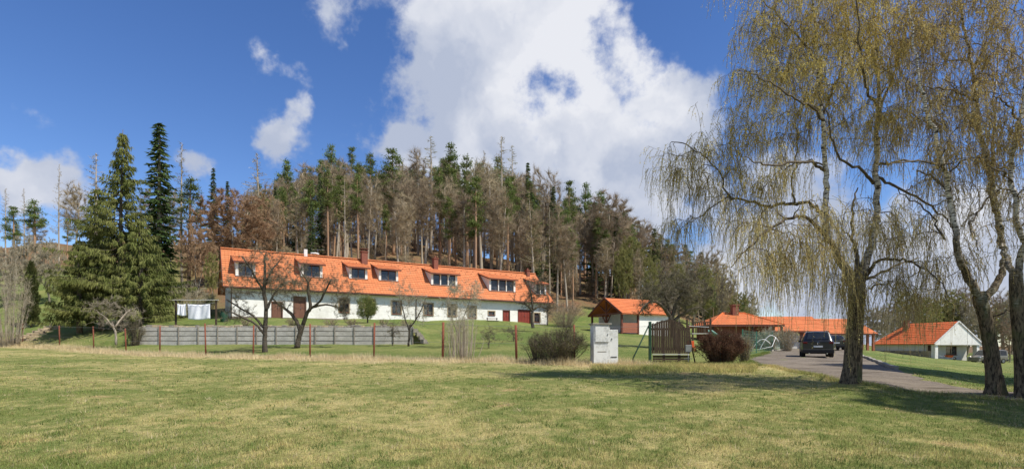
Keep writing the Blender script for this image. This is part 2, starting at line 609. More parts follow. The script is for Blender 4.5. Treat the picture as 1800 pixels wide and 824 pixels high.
def gnd(x, y):
    x, y = np.broadcast_arrays(np.asarray(x, float), np.asarray(y, float))
    s = x / np.maximum(y, 8.0)
    s = np.clip(s, _cs[0], _cs[-1])
    Z = np.stack([np.interp(y, a, b) for a, b in _pr])
    i = np.clip(np.searchsorted(_cs, s) - 1, 0, len(_cs) - 2)
    t = (s - _cs[i]) / (_cs[i + 1] - _cs[i])
    Zf = Z.reshape(len(_pr), -1)
    idx = np.arange(Zf.shape[1])
    z = Zf[i.ravel(), idx] * (1 - t.ravel()) + Zf[i.ravel() + 1, idx] * t.ravel()
    z = z.reshape(x.shape)
    d = np.hypot(x, y)
    b = .03 * np.sin(x * 1.3 + .7 * y) * np.sin(y * .9 - .4 * x) + .02 * np.sin(2.9 * x + 1) * np.cos(2.3 * y)
    hill = np.clip((z - 5) / 8, 0, 1)
    b = b + hill * (.5 * np.sin(x * .31 + 1.7) * np.cos(y * .27) + .3 * np.sin(x * .7 - y * .5))
    return z + b * np.clip(d / 6, 0, 1)


def g1(x, y):
    return float(gnd(np.array([x]), np.array([y]))[0])


def hit(px, py, far=140.0):
    """Where the sight line through a photo pixel meets the ground."""
    Y = np.concatenate([np.linspace(4, 60, 1200), np.linspace(60.1, far, 600)])
    X = (px - CX) / FPX * Y
    zr = EYE - (py - HY) / FPX * Y
    below = np.nonzero(zr <= gnd(X, Y))[0]
    k = below[0] if len(below) else len(Y) - 1
    return Vector((X[k], Y[k], float(gnd(X[k:k + 1], Y[k:k + 1])[0])))


def on(px, Y):
    x = (px - CX) / FPX * Y
    return Vector((x, Y, g1(x, Y)))


FENCE = [(-170, 56), (-60, 51), (40, 46), (105, 42), (165, 39), (222, 36), (281, 33.5), (362, 31), (445, 29.5), (545, 27.5), (657, 26), (778, 25), (908, 24.5), (1010, 23), (1142, 22)]
FXY = np.array([((p - CX) / FPX * Y, Y) for p, Y in FENCE])


def inside(x, y):
    """Beyond the garden fence (the lawn), as opposed to the open meadow."""
    fy = np.interp(x, FXY[:, 0], FXY[:, 1])
    fy = np.where(x > FXY[-1, 0], 21.5 - .0 * x, fy)
    return y - fy
# ------------------------------------------------------------------ ground sheet
def grass_colour(t, pos, zone):
    """Shared by the soil sheet and the blades so that a tuft has the colour of the turf it grows in."""
    sep = t.n('ShaderNodeSeparateColor')
    t.l(zone, sep.inputs[0])
    lawn, forest, dry = sep.outputs[0], sep.outputs[1], sep.outputs[2]
    big = t.noise(t.mapping(pos, (.09, .17, .1), rot=(0, 0, R(-12))), 1.0, 4, .6)
    mid = t.noise(pos, .55, 5, .65, .4)
    small = t.noise(pos, 3.2, 5, .7)
    mixv = t.math('ADD', t.math('ADD', t.math('MULTIPLY', big, .42), t.math('MULTIPLY', mid, .24)), t.math('MULTIPLY', small, .34))
    f = t.rng(mixv, .435, .59)
    meadow = t.mix(f, (.175, .205, .055), (.47, .39, .165))
    meadow = t.mix(t.rng(t.noise(pos, .9, 4, .6), .62, .74), meadow, (.44, .32, .15))
    lawnc = t.mix(t.rng(mixv, .43, .60), (.13, .18, .045), (.27, .27, .09))
    c = t.mix(lawn, meadow, lawnc)
    c = t.mix(dry, c, t.mix(f, (.48, .375, .18), (.58, .46, .25)))
    floor = t.mix(t.rng(t.noise(pos, .35, 5, .65), .40, .62), (.23, .125, .068), (.185, .14, .07))
    floor = t.mix(t.rng(t.noise(pos, 2.2, 4, .6), .45, .7), floor, (.14, .085, .05))
    return t.mix(forest, c, floor)


def ground_mat():
    t = NT('meadow_ground')
    pos = t.n('ShaderNodeNewGeometry').outputs['Position']
    at = t.n('ShaderNodeAttribute', attribute_name='zone')
    c = grass_colour(t, pos, at.outputs['Color'])
    fine = t.noise(pos, 26, 4, .7)
    c = t.mix(t.rng(fine, .30, .62), t.mix(.5, c, (.05, .05, .018)), c)
    MATS['ground'] = t.done(t.principled(c, .95, 0, .1, bump=t.math('ADD', fine, t.noise(pos, 5, 4, .6)), bump_d=.05, bump_s=.8))


def blade_mat():
    t = NT('grass_blades')
    pos = t.n('ShaderNodeNewGeometry')
    at = t.n('ShaderNodeAttribute', attribute_name='zone')
    c = grass_colour(t, pos.outputs['Position'], at.outputs['Color'])
    hs = t.n('ShaderNodeHueSaturation')
    t.l(c, hs.inputs['Color'])
    t.l(t.math('ADD', t.math('MULTIPLY', pos.outputs['Random Per Island'], .9), .78), hs.inputs['Value'])
    t.l(t.math('ADD', t.math('MULTIPLY', pos.outputs['Random Per Island'], .05), .475), hs.inputs['Hue'])
    d = t.n('ShaderNodeBsdfDiffuse')
    tr = t.n('ShaderNodeBsdfTranslucent')
    mx = t.n('ShaderNodeMixShader')
    mx.inputs[0].default_value = .3
    t.l(hs.outputs[0], d.inputs[0])
    t.l(hs.outputs[0], tr.inputs[0])
    t.l(d.outputs[0], mx.inputs[1])
    t.l(tr.outputs[0], mx.inputs[2])
    MATS['blades'] = t.done(mx)


ground_mat()
blade_mat()


def sstep(x, a, b):
    q = np.clip((x - a) / (b - a), 0, 1)
    return q * q * (3 - 2 * q)


def zones(x, y, z):
    ins = inside(x, y)
    wob = .5 * np.sin(x * .8) + .4 * np.sin(x * 2.1 + 1)
    lawn = sstep(ins + wob * .5, -.3, .9)
    right = sstep(x - (7.5 + .12 * y), 0, 4) * sstep(y, 12.5, 15)
    dry = np.exp(-((ins + 1.2 + wob * .4) / 1.3) ** 2) * (x < 5.0) * .95
    lawn = np.maximum(lawn, right)
    s = x / np.maximum(y, 8)
    forest = sstep(z + .8 * np.sin(x * .4) + .6 * np.sin(x * 1.1 + y * .3), 5.2, 7.0) * sstep(s, -.68, -.55) + sstep(y, 88, 96) * sstep(-s, .5, .6)
    forest = np.maximum(np.clip(forest, 0, 1), sstep(y, 130, 160))
    lawn = np.maximum(lawn * 1.0, sstep(y, 60, 80))
    return np.stack([lawn, forest, dry * (1 - forest)], -1)


def set_zone(o, rgb):
    a = o.data.color_attributes.new('zone', 'FLOAT_COLOR', 'POINT')
    d = np.concatenate([rgb, np.ones((len(rgb), 1))], 1)
    a.data.foreach_set('color', d.astype(np.float32).ravel())


def make_ground():
    rows = np.concatenate([np.linspace(-60, 2, 12), np.linspace(3, 41.6, 170), [41.8, 42.0, 42.12, 42.25, 42.45], np.linspace(42.8, 75, 70),
                           np.linspace(76, 160, 70), np.geomspace(165, 6000, 30)])
    s = np.concatenate([np.linspace(-3.2, -1.15, 20)[:-1], np.linspace(-1.15, 1.15, 330), np.linspace(1.15, 3.0, 18)[1:]])
    s = np.unique(np.concatenate([s, [(247 - CX) / FPX, (725 - CX) / FPX]]))
    Yg, Sg = np.meshgrid(rows, s, indexing='ij')
    X = Sg * np.maximum(Yg, 12.0)
    Z = gnd(X, Yg)
    n, m = Yg.shape
    V = np.stack([X, Yg, Z], -1).reshape(-1, 3)
    i = np.arange(n - 1)[:, None] * m
    j = np.arange(m - 1)[None, :]
    F = np.stack([i + j, i + j + 1, i + m + j + 1, i + m + j], -1).reshape(-1, 4)
    o = Geo().add(V, F).build('ground', MATS['ground'], smooth=True)
    set_zone(o, zones(V[:, 0], V[:, 1], V[:, 2]))
    o['kind'] = 'structure'


make_ground()

# ------------------------------------------------------------------ driveway
DL = [(1398, 609), (1360, 616), (1318, 627), (1308, 632), (1322, 638), (1390, 652), (1480, 671), (1560, 683), (1650, 693), (1780, 706), (1950, 724)]
DR = [(1484, 609.5), (1500, 615), (1513, 624), (1532, 633), (1555, 642), (1585, 652), (1612, 662), (1640, 672), (1700, 682), (1790, 692), (1960, 706)]


def resample(pts, n):
    p = np.array([(q.x, q.y) for q in pts])
    d = np.concatenate([[0], np.cumsum(np.hypot(*np.diff(p, axis=0).T))])
    t = np.linspace(0, d[-1], n)
    return np.stack([np.interp(t, d, p[:, 0]), np.interp(t, d, p[:, 1])], -1)


def drive_mat():
    t = NT('driveway_gravel')
    pos = t.n('ShaderNodeNewGeometry').outputs['Position']
    a = t.noise(pos, .5, 5, .6)
    b = t.noise(pos, 14, 6, .75)
    c = t.mix(t.rng(a, .35, .65), (.11, .09, .07), (.20, .165, .125))
    c = t.mix(t.rng(b, .35, .7), c, (.24, .20, .155))
    c = t.mix(t.rng(t.noise(t.mapping(pos, (.5, 2.2, 1), rot=(0, 0, R(35))), 1.0, 5, .6), .5, .66), c, (.10, .08, .055))
    MATS['drive'] = t.done(t.principled(c, .95, 0, .1, bump=b, bump_d=.03, bump_s=.6))


drive_mat()
dl = resample([hit(*p, far=62) for p in DL], 90)
dr = resample([hit(*p, far=62) for p in DR], 90)


def make_drive():
    k = 9
    V = []
    for a, b in zip(dl, dr):
        for q in np.linspace(0, 1, k):
            x, y = a * (1 - q) + b * q
            V.append((x + .10 * math.sin(7.3 * y) * (q in (0.0, 1.0)), y + .16 * math.sin(5.1 * x + 2 * y) * (q in (0.0, 1.0)), 0))
    V = np.array(V)
    V[:, 2] = gnd(V[:, 0], V[:, 1]) + .012
    n = 90
    i = np.arange(n - 1)[:, None] * k
    j = np.arange(k - 1)[None, :]
    F = np.stack([i + j, i + k + j, i + k + j + 1, i + j + 1], -1).reshape(-1, 4)
    o = Geo().add(V, F).build('driveway', MATS['drive'], smooth=True)
    o['kind'] = 'structure'
    for name, line, n0, n1 in (('kerb', dr, 6, 74), ('kerb', dl, 0, 27)):
        kb = bpy.data.objects.new(name, None)
        col.objects.link(kb)
        kb['kind'] = 'structure'
        p = line[n0:n1]
        d = np.concatenate([[0], np.cumsum(np.hypot(*np.diff(p, axis=0).T))])
        L = 1.0 if line is dr else 1.2
        for a in np.arange(0, d[-1] - L, L):
            q = [np.array([np.interp(a + e, d, p[:, 0]), np.interp(a + e, d, p[:, 1])]) for e in (.012, L - .012)]
            z = [g1(*w) + .05 for w in q]
            Geo().beam((*q[0], z[0]), (*q[1], z[1]), .14, .16).build('kerb_stone', MATS['concrete'], kb)


make_drive()


# ------------------------------------------------------------------ grass
def in_drive(x, y):
    from_l = np.zeros(len(x), bool)
    poly = np.concatenate([dl, dr[::-1]])
    c = from_l
    j = len(poly) - 1
    for i in range(len(poly)):
        xi, yi = poly[i]
        xj, yj = poly[j]
        w = ((yi > y) != (yj > y)) & (x < (xj - xi) * (y - yi) / (yj - yi + 1e-12) + xi)
        c = c ^ w
        j = i
    return c


def blades(name, x, y, h, w, label, rs, mat='blades', lean=.5, zone=True):
    n = len(x)
    z = gnd(x, y) - .01
    a = rs.uniform(0, 2 * np.pi, n)
    b = a + rs.normal(0, .6, n) + np.pi / 2
    ln = np.abs(rs.normal(0, lean, n))
    base = np.stack([x, y, z], -1)
    side = np.stack([np.cos(a), np.sin(a), np.zeros(n)], -1) * (w / 2)[:, None]
    tip = base + np.stack([np.cos(b) * ln * h, np.sin(b) * ln * h, h], -1)
    T = np.stack([base - side, base + side, tip], 1)
    o = Geo().tris(T).build(name, MATS[mat])
    if zone:
        zn = np.repeat(zones(x, y, z), 3, axis=0)
        set_zone(o, zn)
    o['kind'] = 'stuff'
    tag(o, label, 'grass')
    return o


def make_grass():
    rs = np.random.RandomState(3)
    n = 420000
    # even on screen: distance drawn so that the picture, not the field, is covered evenly
    inv = rs.uniform(1 / 44., 1 / 4.5, n)
    y = 1 / inv
    x = rs.uniform(-1.05, 1.05, n) * np.maximum(y, 6)
    keep = ~in_drive(x, y) & (y < 41.5)
    x, y = x[keep], y[keep]
    cl = np.sin(x * 3.1 + np.sin(y * 2.3)) * np.sin(y * 2.7 + np.sin(x * 1.9))
    h = rs.uniform(.018, .06, len(x)) * (1 + .35 * cl) * np.where(inside(x, y) > 0, .8, 1)
    w = rs.uniform(.005, .011, len(x)) * np.clip(y / 9, 1, 3.0)
    blades('meadow_grass', x, y, h, w, 'short mown meadow grass, green with straw-yellow patches', rs)
    # taller rank grass in the dim strip under the birches and round the gate
    n = 30000
    px = rs.uniform(1040, 1330, n)
    yy = rs.normal(20.2, 1.1, n)
    x = (px - CX) / FPX * yy
    k = (yy > 16) & ~in_drive(x, yy)
    x, yy = x[k], yy[k]
    blades('rank_grass', x, yy, rs.uniform(.07, .20, len(x)), rs.uniform(.012, .022, len(x)), 'longer dark green grass in the shade before the gate', rs, lean=.6)
    # ragged verge growing into the near edge of the drive
    n = 22000
    k = rs.randint(30, 89, n)
    q = rs.uniform(0, 1, n)[:, None]
    p = dl[k] * (1 - q) + dl[np.minimum(k + 1, 89)] * q
    nz = rs.normal(.05, .28, n)
    x, y = p[:, 0] + rs.normal(0, .1, n), p[:, 1] + nz + .22 * np.sin(p[:, 0] * 4.1) * np.sin(p[:, 0] * 1.7)
    blades('verge_grass', x, y, rs.uniform(.04, .13, n), rs.uniform(.008, .016, n), 'ragged grass verge along the near edge of the drive', rs, lean=.6)
    # dry straw left standing along the fence
    n = 42000
    t = rs.uniform(0, 1, n)
    seg = np.interp(t, np.linspace(0, 1, len(FXY)), np.arange(len(FXY)))
    fx = np.interp(seg, np.arange(len(FXY)), FXY[:, 0])
    fy = np.interp(seg, np.arange(len(FXY)), FXY[:, 1])
    x = fx + rs.normal(0, .15, n)
    y = fy + rs.normal(-.7, .8, n)
    cl = .55 + .45 * np.sin(x * 1.7 + 1.3 * np.sin(x * .6)) * np.sin(x * .9 + y)
    k = rs.uniform(0, 1, n) < .35 + .65 * cl
    x, y, cl = x[k], y[k], cl[k]
    blades('dry_grass', x, y, rs.uniform(.10, .42, len(x)) * (.35 + .65 * cl), rs.uniform(.010, .022, len(x)), 'tall bleached dry grass standing along the wire fence', rs, mat='straw', lean=.55, zone=False)


make_grass()


def make_tufts():
    rs = np.random.RandomState(8)
    for name, label, mat, nc, nb, hh, ww in (('weed_tufts', 'scattered darker green weed tufts in the meadow', 'weed', 1500, 16, (.02, .08), (.008, .016)), ('dead_tufts', 'scattered pale dead grass tufts in the meadow', 'straw', 450, 12, (.03, .09), (.006, .012))):
        inv = rs.uniform(1 / 34., 1 / 5.5, nc)
        cy = 1 / inv
        cx = rs.uniform(-1.0, 1.0, nc) * np.maximum(cy, 6)
        x = np.repeat(cx, nb) + rs.normal(0, .07, nc * nb)
        y = np.repeat(cy, nb) + rs.normal(0, .07, nc * nb)
        k = ~in_drive(x, y) & (inside(x, y) < 0)
        x, y = x[k], y[k]
        blades(name, x, y, rs.uniform(*hh, len(x)), rs.uniform(*ww, len(x)) * np.clip(y / 9, 1, 2.5), label, rs, mat=mat, lean=.8, zone=False)


make_tufts()
# ------------------------------------------------------------------ growing trees
def unit(v):
    return v / (np.linalg.norm(v, axis=-1, keepdims=True) + 1e-12)


def smooth_path(pts, n):
    """Catmull-Rom through the given points (x, y, z, r)."""
    p = np.asarray(pts, float)
    p = np.concatenate([[2 * p[0] - p[1]], p, [2 * p[-1] - p[-2]]])
    out = []
    for i in range(1, len(p) - 2):
        for t in np.linspace(0, 1, n, endpoint=False):
            a, b, c, d = p[i - 1], p[i], p[i + 1], p[i + 2]
            out.append(.5 * ((2 * b) + (c - a) * t + (2 * a - 5 * b + 4 * c - d) * t * t + (3 * b - a - 3 * c + d) * t ** 3))
    out.append(p[-2])
    out = np.array(out)
    out[:, 3] = np.maximum(out[:, 3], .002)
    return out


class Tree:
    def __init__(self, seed):
        self.rs = np.random.RandomState(seed)
        self.wood = Geo()          # trunk and limbs
        self.fine = Geo()          # branches grown towards the crown
        self.pos, self.rad, self.dir, self.lev = [], [], [], []

    def limb(self, pts, n=4, sides=8, lev=0, geo=None, node_every=1, wob=0.0):
        q = smooth_path(pts, n)
        if wob:
            q[1:-1, :3] += self.rs.normal(0, wob, (len(q) - 2, 3))
        (geo or self.wood).tube(q[:, :3], q[:, 3], sides)
        d = unit(np.gradient(q[:, :3], axis=0))
        for k in range(0, len(q), node_every):
            self.pos.append(q[k, :3])
            self.rad.append(q[k, 3])
            self.dir.append(d[k])
            self.lev.append(lev)
        return q

    def grow(self, targets, fall=.6, sides=4, lev=1, geo=None, steps=5, bow=.18, rmax=.05, rmin=.004, zpref=.35, minz=-1e9):
        """Each target is reached by a bent branch from the nearest wood below or inside it."""
        for T in targets:
            Pn = np.array(self.pos)
            d = T - Pn
            dist = np.linalg.norm(d, axis=1)
            al = np.einsum('ij,ij->i', d, np.array(self.dir)) / (dist + 1e-6)
            cost = dist * (1.25 - .25 * al) + zpref * np.maximum(Pn[:, 2] - T[2], 0) + 1e6 * (Pn[:, 2] < minz)
            i = int(np.argmin(cost))
            L = dist[i]
            if L < .02:
                continue
            p0, r0 = Pn[i], self.rad[i]
            out = unit(d[i] + self.dir[i] * L * .7 + self.rs.normal(0, .15, 3) * L)
            c = p0 + out * L * .5 + np.array([0, 0, bow * L])
            t = np.linspace(0, 1, steps)[:, None]
            q = (1 - t) ** 2 * p0 + 2 * t * (1 - t) * c + t * t * T
            q[1:-1] += self.rs.normal(0, .035 * L, (steps - 2, 3))
            rs_ = min(r0 * fall, rmax, .012 + .02 * L)
            r = np.linspace(rs_, max(rmin, rs_ * .35), steps)
            (geo or self.fine).tube(q, r, sides, cap=False)
            dd = unit(np.gradient(q, axis=0))
            for k in range(1, steps):
                self.pos.append(q[k])
                self.rad.append(r[k])
                self.dir.append(dd[k])
                self.lev.append(lev)

    def nodes(self, lev):
        m = [i for i, l in enumerate(self.lev) if l >= lev]
        return np.array([self.pos[i] for i in m]), np.array([self.dir[i] for i in m])


def ellipsoid(rs, n, c, r, shell=.0):
    v = unit(rs.normal(0, 1, (n, 3)))
    q = rs.uniform(shell ** 3, 1, n) ** (1 / 3.)
    return np.array(c) + v * q[:, None] * np.array(r)


def spikes(rs, base, direc, length, width):
    """Thin triangles: twigs or needles."""
    side = unit(np.cross(direc, rs.normal(0, 1, direc.shape))) * (np.asarray(width) / 2)[:, None]
    tip = base + unit(direc) * np.asarray(length)[:, None]
    return np.stack([base - side, base + side, tip], 1)


def rhombs(rs, c, direc, length, width):
    """Leaf-shaped pairs of triangles."""
    d = unit(direc) * (np.asarray(length) / 2)[:, None]
    side = unit(np.cross(d, rs.normal(0, 1, d.shape))) * (np.asarray(width) / 2)[:, None]
    return np.concatenate([np.stack([c - d, c + side, c + d], 1), np.stack([c - d, c + d, c - side], 1)])


def twigs_from(rs, P_, D_, per, L, w, spread=.8, up=.25):
    n = len(P_) * per
    i = np.repeat(np.arange(len(P_)), per)
    d = unit(D_[i] + rs.normal(0, spread, (n, 3)) + np.array([0, 0, up]))
    base = P_[i] + rs.normal(0, .03, (n, 3))
    return spikes(rs, base, d, rs.uniform(.5, 1.3, n) * L, np.full(n, w))


# ---- kinds of the forest; all stand 10 m tall at scale 1 and are stretched when planted
def proto_pine(seed, name='pine_tree', crown_from=.58):
    T = Tree(seed)
    rs = T.rs
    H = 10.0
    dx, dy = rs.normal(0, .16, 2)
    T.limb([(0, 0, -.3, .125), (dx * .3, dy * .3, 3, .105), (dx * .8, dy * .8, 6.5, .08), (dx, dy, 9.6, .02)], 5, 6)
    T.lev = [0] * len(T.pos)
    zs = rs.uniform(crown_from * H, 9.9, 34)
    R_ = np.interp(zs, [crown_from * H, .72 * H, .85 * H, H], [.5, .85, .62, .06])
    a = rs.uniform(0, 2 * np.pi, len(zs))
    T.grow(np.stack([dx + np.cos(a) * R_ * rs.uniform(.6, 1.1, len(zs)), dy + np.sin(a) * R_ * rs.uniform(.6, 1.1, len(zs)), zs], -1), steps=4, rmax=.03, bow=.1, zpref=1.2)
    # dead stubs on the bare stem
    zs2 = rs.uniform(2.2, crown_from * H, 12)
    a2 = rs.uniform(0, 6.28, 12)
    T.fine.tris(spikes(rs, np.stack([dx * zs2 / 10, dy * zs2 / 10, zs2], -1), np.stack([np.cos(a2), np.sin(a2), -.15 + 0 * a2], -1), rs.uniform(.2, .65, 12), np.full(12, .025)))
    Pn, Dn = T.nodes(1)
    keep = rs.uniform(0, 1, len(Pn)) < .85
    Pn = Pn[keep]
    per = 26
    c = np.repeat(Pn, per, 0) + rs.normal(0, .16, (len(Pn) * per, 3)) * np.array([1, 1, .6])
    dd = rs.normal(0, 1, c.shape) + np.array([0, 0, .5])
    nd = Geo().tris(spikes(rs, c, dd, rs.uniform(.14, .30, len(c)), rs.uniform(.045, .085, len(c))))
    return T, nd, 'bark_pine', 'needle_pine'


def proto_spruce(seed, n_whorl=42, droop=.35, R0=1.7, full=.06):
    T = Tree(seed)
    rs = T.rs
    H = 10.0
    T.limb([(0, 0, -.3, .15), (0, 0, 5, .09), (0, 0, 9.95, .012)], 5, 6)
    tri = []
    br = Geo()
    for k in range(n_whorl):
        t = k / (n_whorl - 1)
        z0 = H * (full + (1 - full) * t ** .92) - .1
        Rz = R0 * (1 - t) ** .85 * (.75 + .25 * math.sin(k * 2.3)) + .08
        nb = int(6 + 4 * (1 - t))
        a0 = rs.uniform(0, 6.28)
        for b in range(nb):
            a = a0 + b * 6.283 / nb + rs.normal(0, .2)
            L = Rz * rs.uniform(.65, 1.15)
            out = np.array([math.cos(a), math.sin(a), 0])
            q = np.linspace(0, 1, 5)[:, None]
            pts = np.array([0, 0, z0 + rs.normal(0, .06)]) + out * q * L + np.array([0, 0, 1]) * (-(droop * L) * q + .22 * L * q ** 2.2)
            br.tube(pts, np.linspace(.02, .006, 5), 3, cap=False)
            m = max(8, int(L * 26))
            s = rs.uniform(.12, 1, m)
            base = np.stack([np.interp(s, q[:, 0], pts[:, i]) for i in range(3)], -1)
            side = np.cross(out, [0, 0, 1]) * rs.choice([-1, 1], m)[:, None]
            d = unit(out * rs.uniform(.3, 1.0, (m, 1)) + side * rs.uniform(.2, 1, (m, 1)) + np.array([0, 0, -1]) * rs.uniform(.15, .8, (m, 1)))
            ln = rs.uniform(.12, .34, m) * (1.15 - .6 * s) + .06
            tri.append(spikes(rs, base, d, ln, ln * rs.uniform(.28, .5, m)))
    T.fine = br
    return T, Geo().tris(np.concatenate(tri)), 'bark_grey', 'needle_spruce'


def proto_larch(seed, leafy=True):
    T = Tree(seed)
    rs = T.rs
    H = 10.0
    T.limb([(0, 0, -.3, .12), (.05, 0, 5, .08), (0, .03, 9.95, .012)], 5, 6)
    tri = []
    br = Geo()
    for k in range(70):
        t = k / 69.
        z0 = 3.4 + 6.5 * t
        L = (1.25 * (1 - t) ** .8 + .12) * rs.uniform(.5, 1.15)
        a = rs.uniform(0, 6.28)
        out = np.array([math.cos(a), math.sin(a), 0])
        q = np.linspace(0, 1, 5)[:, None]
        pts = np.array([0, 0, z0]) + out * q * L + np.array([0, 0, 1]) * (.05 * L * q + .18 * L * q ** 2)
        br.tube(pts, np.linspace(.016, .005, 5), 3, cap=False)
        m = max(8, int(L * 30))
        s = rs.uniform(.1, 1, m)
        base = np.stack([np.interp(s, q[:, 0], pts[:, i]) for i in range(3)], -1)
        d = rs.normal(0, 1, (m, 3)) + np.array([0, 0, -.5])
        ln = rs.uniform(.10, .26, m)
        tri.append(spikes(rs, base, d, ln, rs.uniform(.018, .035, m)))
    T.fine = br
    return T, Geo().tris(np.concatenate(tri)), 'bark_pale', 'needle_larch' if leafy else 'twig_grey'


def proto_bare(seed, c=(0, 0, 6.7), r=(1.9, 1.9, 3.2), fork=3.2, n1=26, n2=150, per=6, tw=.42, w=.022, mats=('bark_pale', 'twig_brown'), stems=1, spread=.7, up=.3):
    T = Tree(seed)
    rs = T.rs
    for s in range(stems):
        dx, dy = rs.normal(0, .35 if stems == 1 else .8, 2)
        T.limb([(0, 0, -.3, .15), (dx * .2, dy * .2, fork * .6, .12), (dx * .5, dy * .5, fork + 1.2, .085), (dx, dy, c[2] + r[2] * .55, .03)], 4, 6)
    A = ellipsoid(rs, n1, c, np.array(r) * .7)
    A = A[np.argsort(np.linalg.norm(A - np.array([0, 0, fork]), axis=1))]
    T.grow(A, steps=6, rmax=.06, bow=-.05, fall=.65, zpref=1.0, minz=fork * .6, lev=1)
    B = ellipsoid(rs, n2, c, r, .35)
    B = B[np.argsort(np.linalg.norm(B - np.array(c), axis=1))]
    T.grow(B, steps=4, rmax=.022, rmin=.006, sides=3, bow=0, lev=2, minz=fork * .7)
    Pn, Dn = T.nodes(1)
    nd = Geo().tris(twigs_from(rs, Pn, Dn, per, tw, w, spread, up))
    return T, nd, mats[0], mats[1]


def realise(proto, name):
    """Meshes of a kind, to be shared by every tree planted of it."""
    T, nd, bark, leaf = proto
    if T.fine.n:
        for v in T.fine.v:
            pass
    trunk = T.wood.mesh('trunk', MATS[bark], True)
    br = T.fine.mesh('branches', MATS[bark], True) if T.fine.n else None
    crown = nd.mesh('crown', MATS[leaf])
    return trunk, br, crown


def plant(name, kind, loc, height, label, group=None, rz=None, wide=1.0, cat='tree', lean=0.0):
    tr, br, cr = kind
    o = thing(name, label, cat, loc, 0, group)
    rz = rz if rz is not None else random.uniform(0, 6.28)
    o.rotation_euler = (lean, lean * .5, rz)
    s = height / 10.0
    o.scale = (s * wide, s * wide, s)
    for nm, me in (('trunk', tr), ('branches', br), ('crown', cr)):
        if me is None:
            continue
        c = bpy.data.objects.new(nm, me)
        col.objects.link(c)
        c.parent = o
        if nm == 'branches':
            c['kind'] = 'stuff'
    return o


def solo(T, crowns, name, label, loc, bark, cat='tree', rz=0.0, scale=1.0):
    """A tree with shapes of its own: crowns = [(part name, Geo, material)]."""
    o = thing(name, label, cat, loc, rz)
    o.scale = (scale,) * 3
    if T.wood.n:
        T.wood.build('trunk', MATS[bark], o, True)
    if T.fine.n:
        T.fine.build('branches', MATS[bark], o, True)['kind'] = 'stuff'
    for nm, g, m in crowns:
        if g.n:
            q = g.build(nm, MATS[m], o)
            if nm != 'crown':
                q['kind'] = 'stuff'
    return o
# ------------------------------------------------------------------ walls, openings, roofs
def wall_front(g, u0, u1, w0, w1, holes, v=0.0, depth=.22):
    """Front sheet (facing -y) with openings (u0,u1,w0,w1) and their reveals."""
    us = sorted({u0, u1, *[h[0] for h in holes], *[h[1] for h in holes]})
    for a, b in zip(us[:-1], us[1:]):
        cuts = sorted([(h[2], h[3]) for h in holes if h[0] < (a + b) / 2 < h[1]])
        z = w0
        for c, d in cuts + [(w1, w1)]:
            if c > z + 1e-6:
                g.poly([(a, v, z), (b, v, z), (b, v, c), (a, v, c)])
            z = d
    for a, b, c, d in holes:
        g.poly([(a, v, c), (a, v, d), (a, v + depth, d), (a, v + depth, c)])
        g.poly([(b, v, c), (b, v + depth, c), (b, v + depth, d), (b, v, d)])
        g.poly([(a, v, c), (a, v + depth, c), (b, v + depth, c), (b, v, c)])
        g.poly([(a, v, d), (b, v, d), (b, v + depth, d), (a, v + depth, d)])


def window(parent, a, b, c, d, v, frame='brown_frame', mull=1, bars=1, sill=True, surround=None, fw=.07):
    """Frame with its pane; a..b along the wall, c..d up, v the plane of the wall."""
    g = Geo()
    y0, y1 = v + .09, v + .15
    g.box(a, a + fw, y0, y1, c, d).box(b - fw, b, y0, y1, c, d).box(a + fw, b - fw, y0, y1, c, c + fw).box(a + fw, b - fw, y0, y1, d - fw, d)
    for k in range(1, mull + 1):
        m = a + (b - a) * k / (mull + 1)
        g.box(m - .035, m + .035, y0 - .005, y1 - .005, c + fw, d - fw)
    o = g.build('window', MATS[frame], parent)
    gg = Geo()
    edges = [a + fw] + [a + (b - a) * k / (mull + 1) for k in range(1, mull + 1)] + [b - fw]
    for k in range(mull + 1):
        x0 = edges[k] + (.035 if k else 0)
        x1 = edges[k + 1] - (.035 if k < mull else 0)
        Geo().box(x0, x1, y0 + .035, y0 + .045, c + fw, d - fw).build('pane', MATS['glass'], o)
        if bars:
            gb = Geo()
            zc = c + (d - c) * .62
            gb.box(x0, x1, y0 + .01, y0 + .03, zc - .018, zc + .018)
            gb.build('glazing_bar', MATS[frame], o)
    if sill:
        Geo().box(a - .06, b + .06, v - .07, v + .09, c - .05, c - .003).build('sill', MATS['fascia'], o)
    if surround:
        s = Geo()
        t = .11
        for q in ((a - t, a, c, d + t), (b, b + t, c, d + t), (a, b, d, d + t)):
            s.box(q[0], q[1], v - .025, v + .02, q[2], q[3])
        s.build('surround', MATS[surround], o)
    return o


def door(parent, a, b, c, d, v, mat, leaves=1, name='door'):
    o = Geo().box(a, b, v + .10, v + .16, c, d).build(name, MATS[mat], parent)
    fr = Geo()
    t = .08
    fr.box(a - t, a, v - .02, v + .10, c, d + t).box(b, b + t, v - .02, v + .10, c, d + t).box(a, b, v - .02, v + .10, d, d + t)
    fr.build('door_frame', MATS['brown_frame'], o)
    n = leaves * 2
    for k in range(n):
        x0 = a + (b - a) * k / n
        x1 = a + (b - a) * (k + 1) / n
        for z0, z1 in ((.06, .45), (.5, .94)):
            Geo().box(x0 + .07, x1 - .07, v + .08, v + .10, c + (d - c) * z0, c + (d - c) * z1).build('door_panel', MATS[mat], o)
    Geo().box((a + b) / 2 + .07, (a + b) / 2 + .10, v + .0, v + .05, c + 1.0, c + 1.12).build('handle', MATS['metal_grey'], o)
    return o


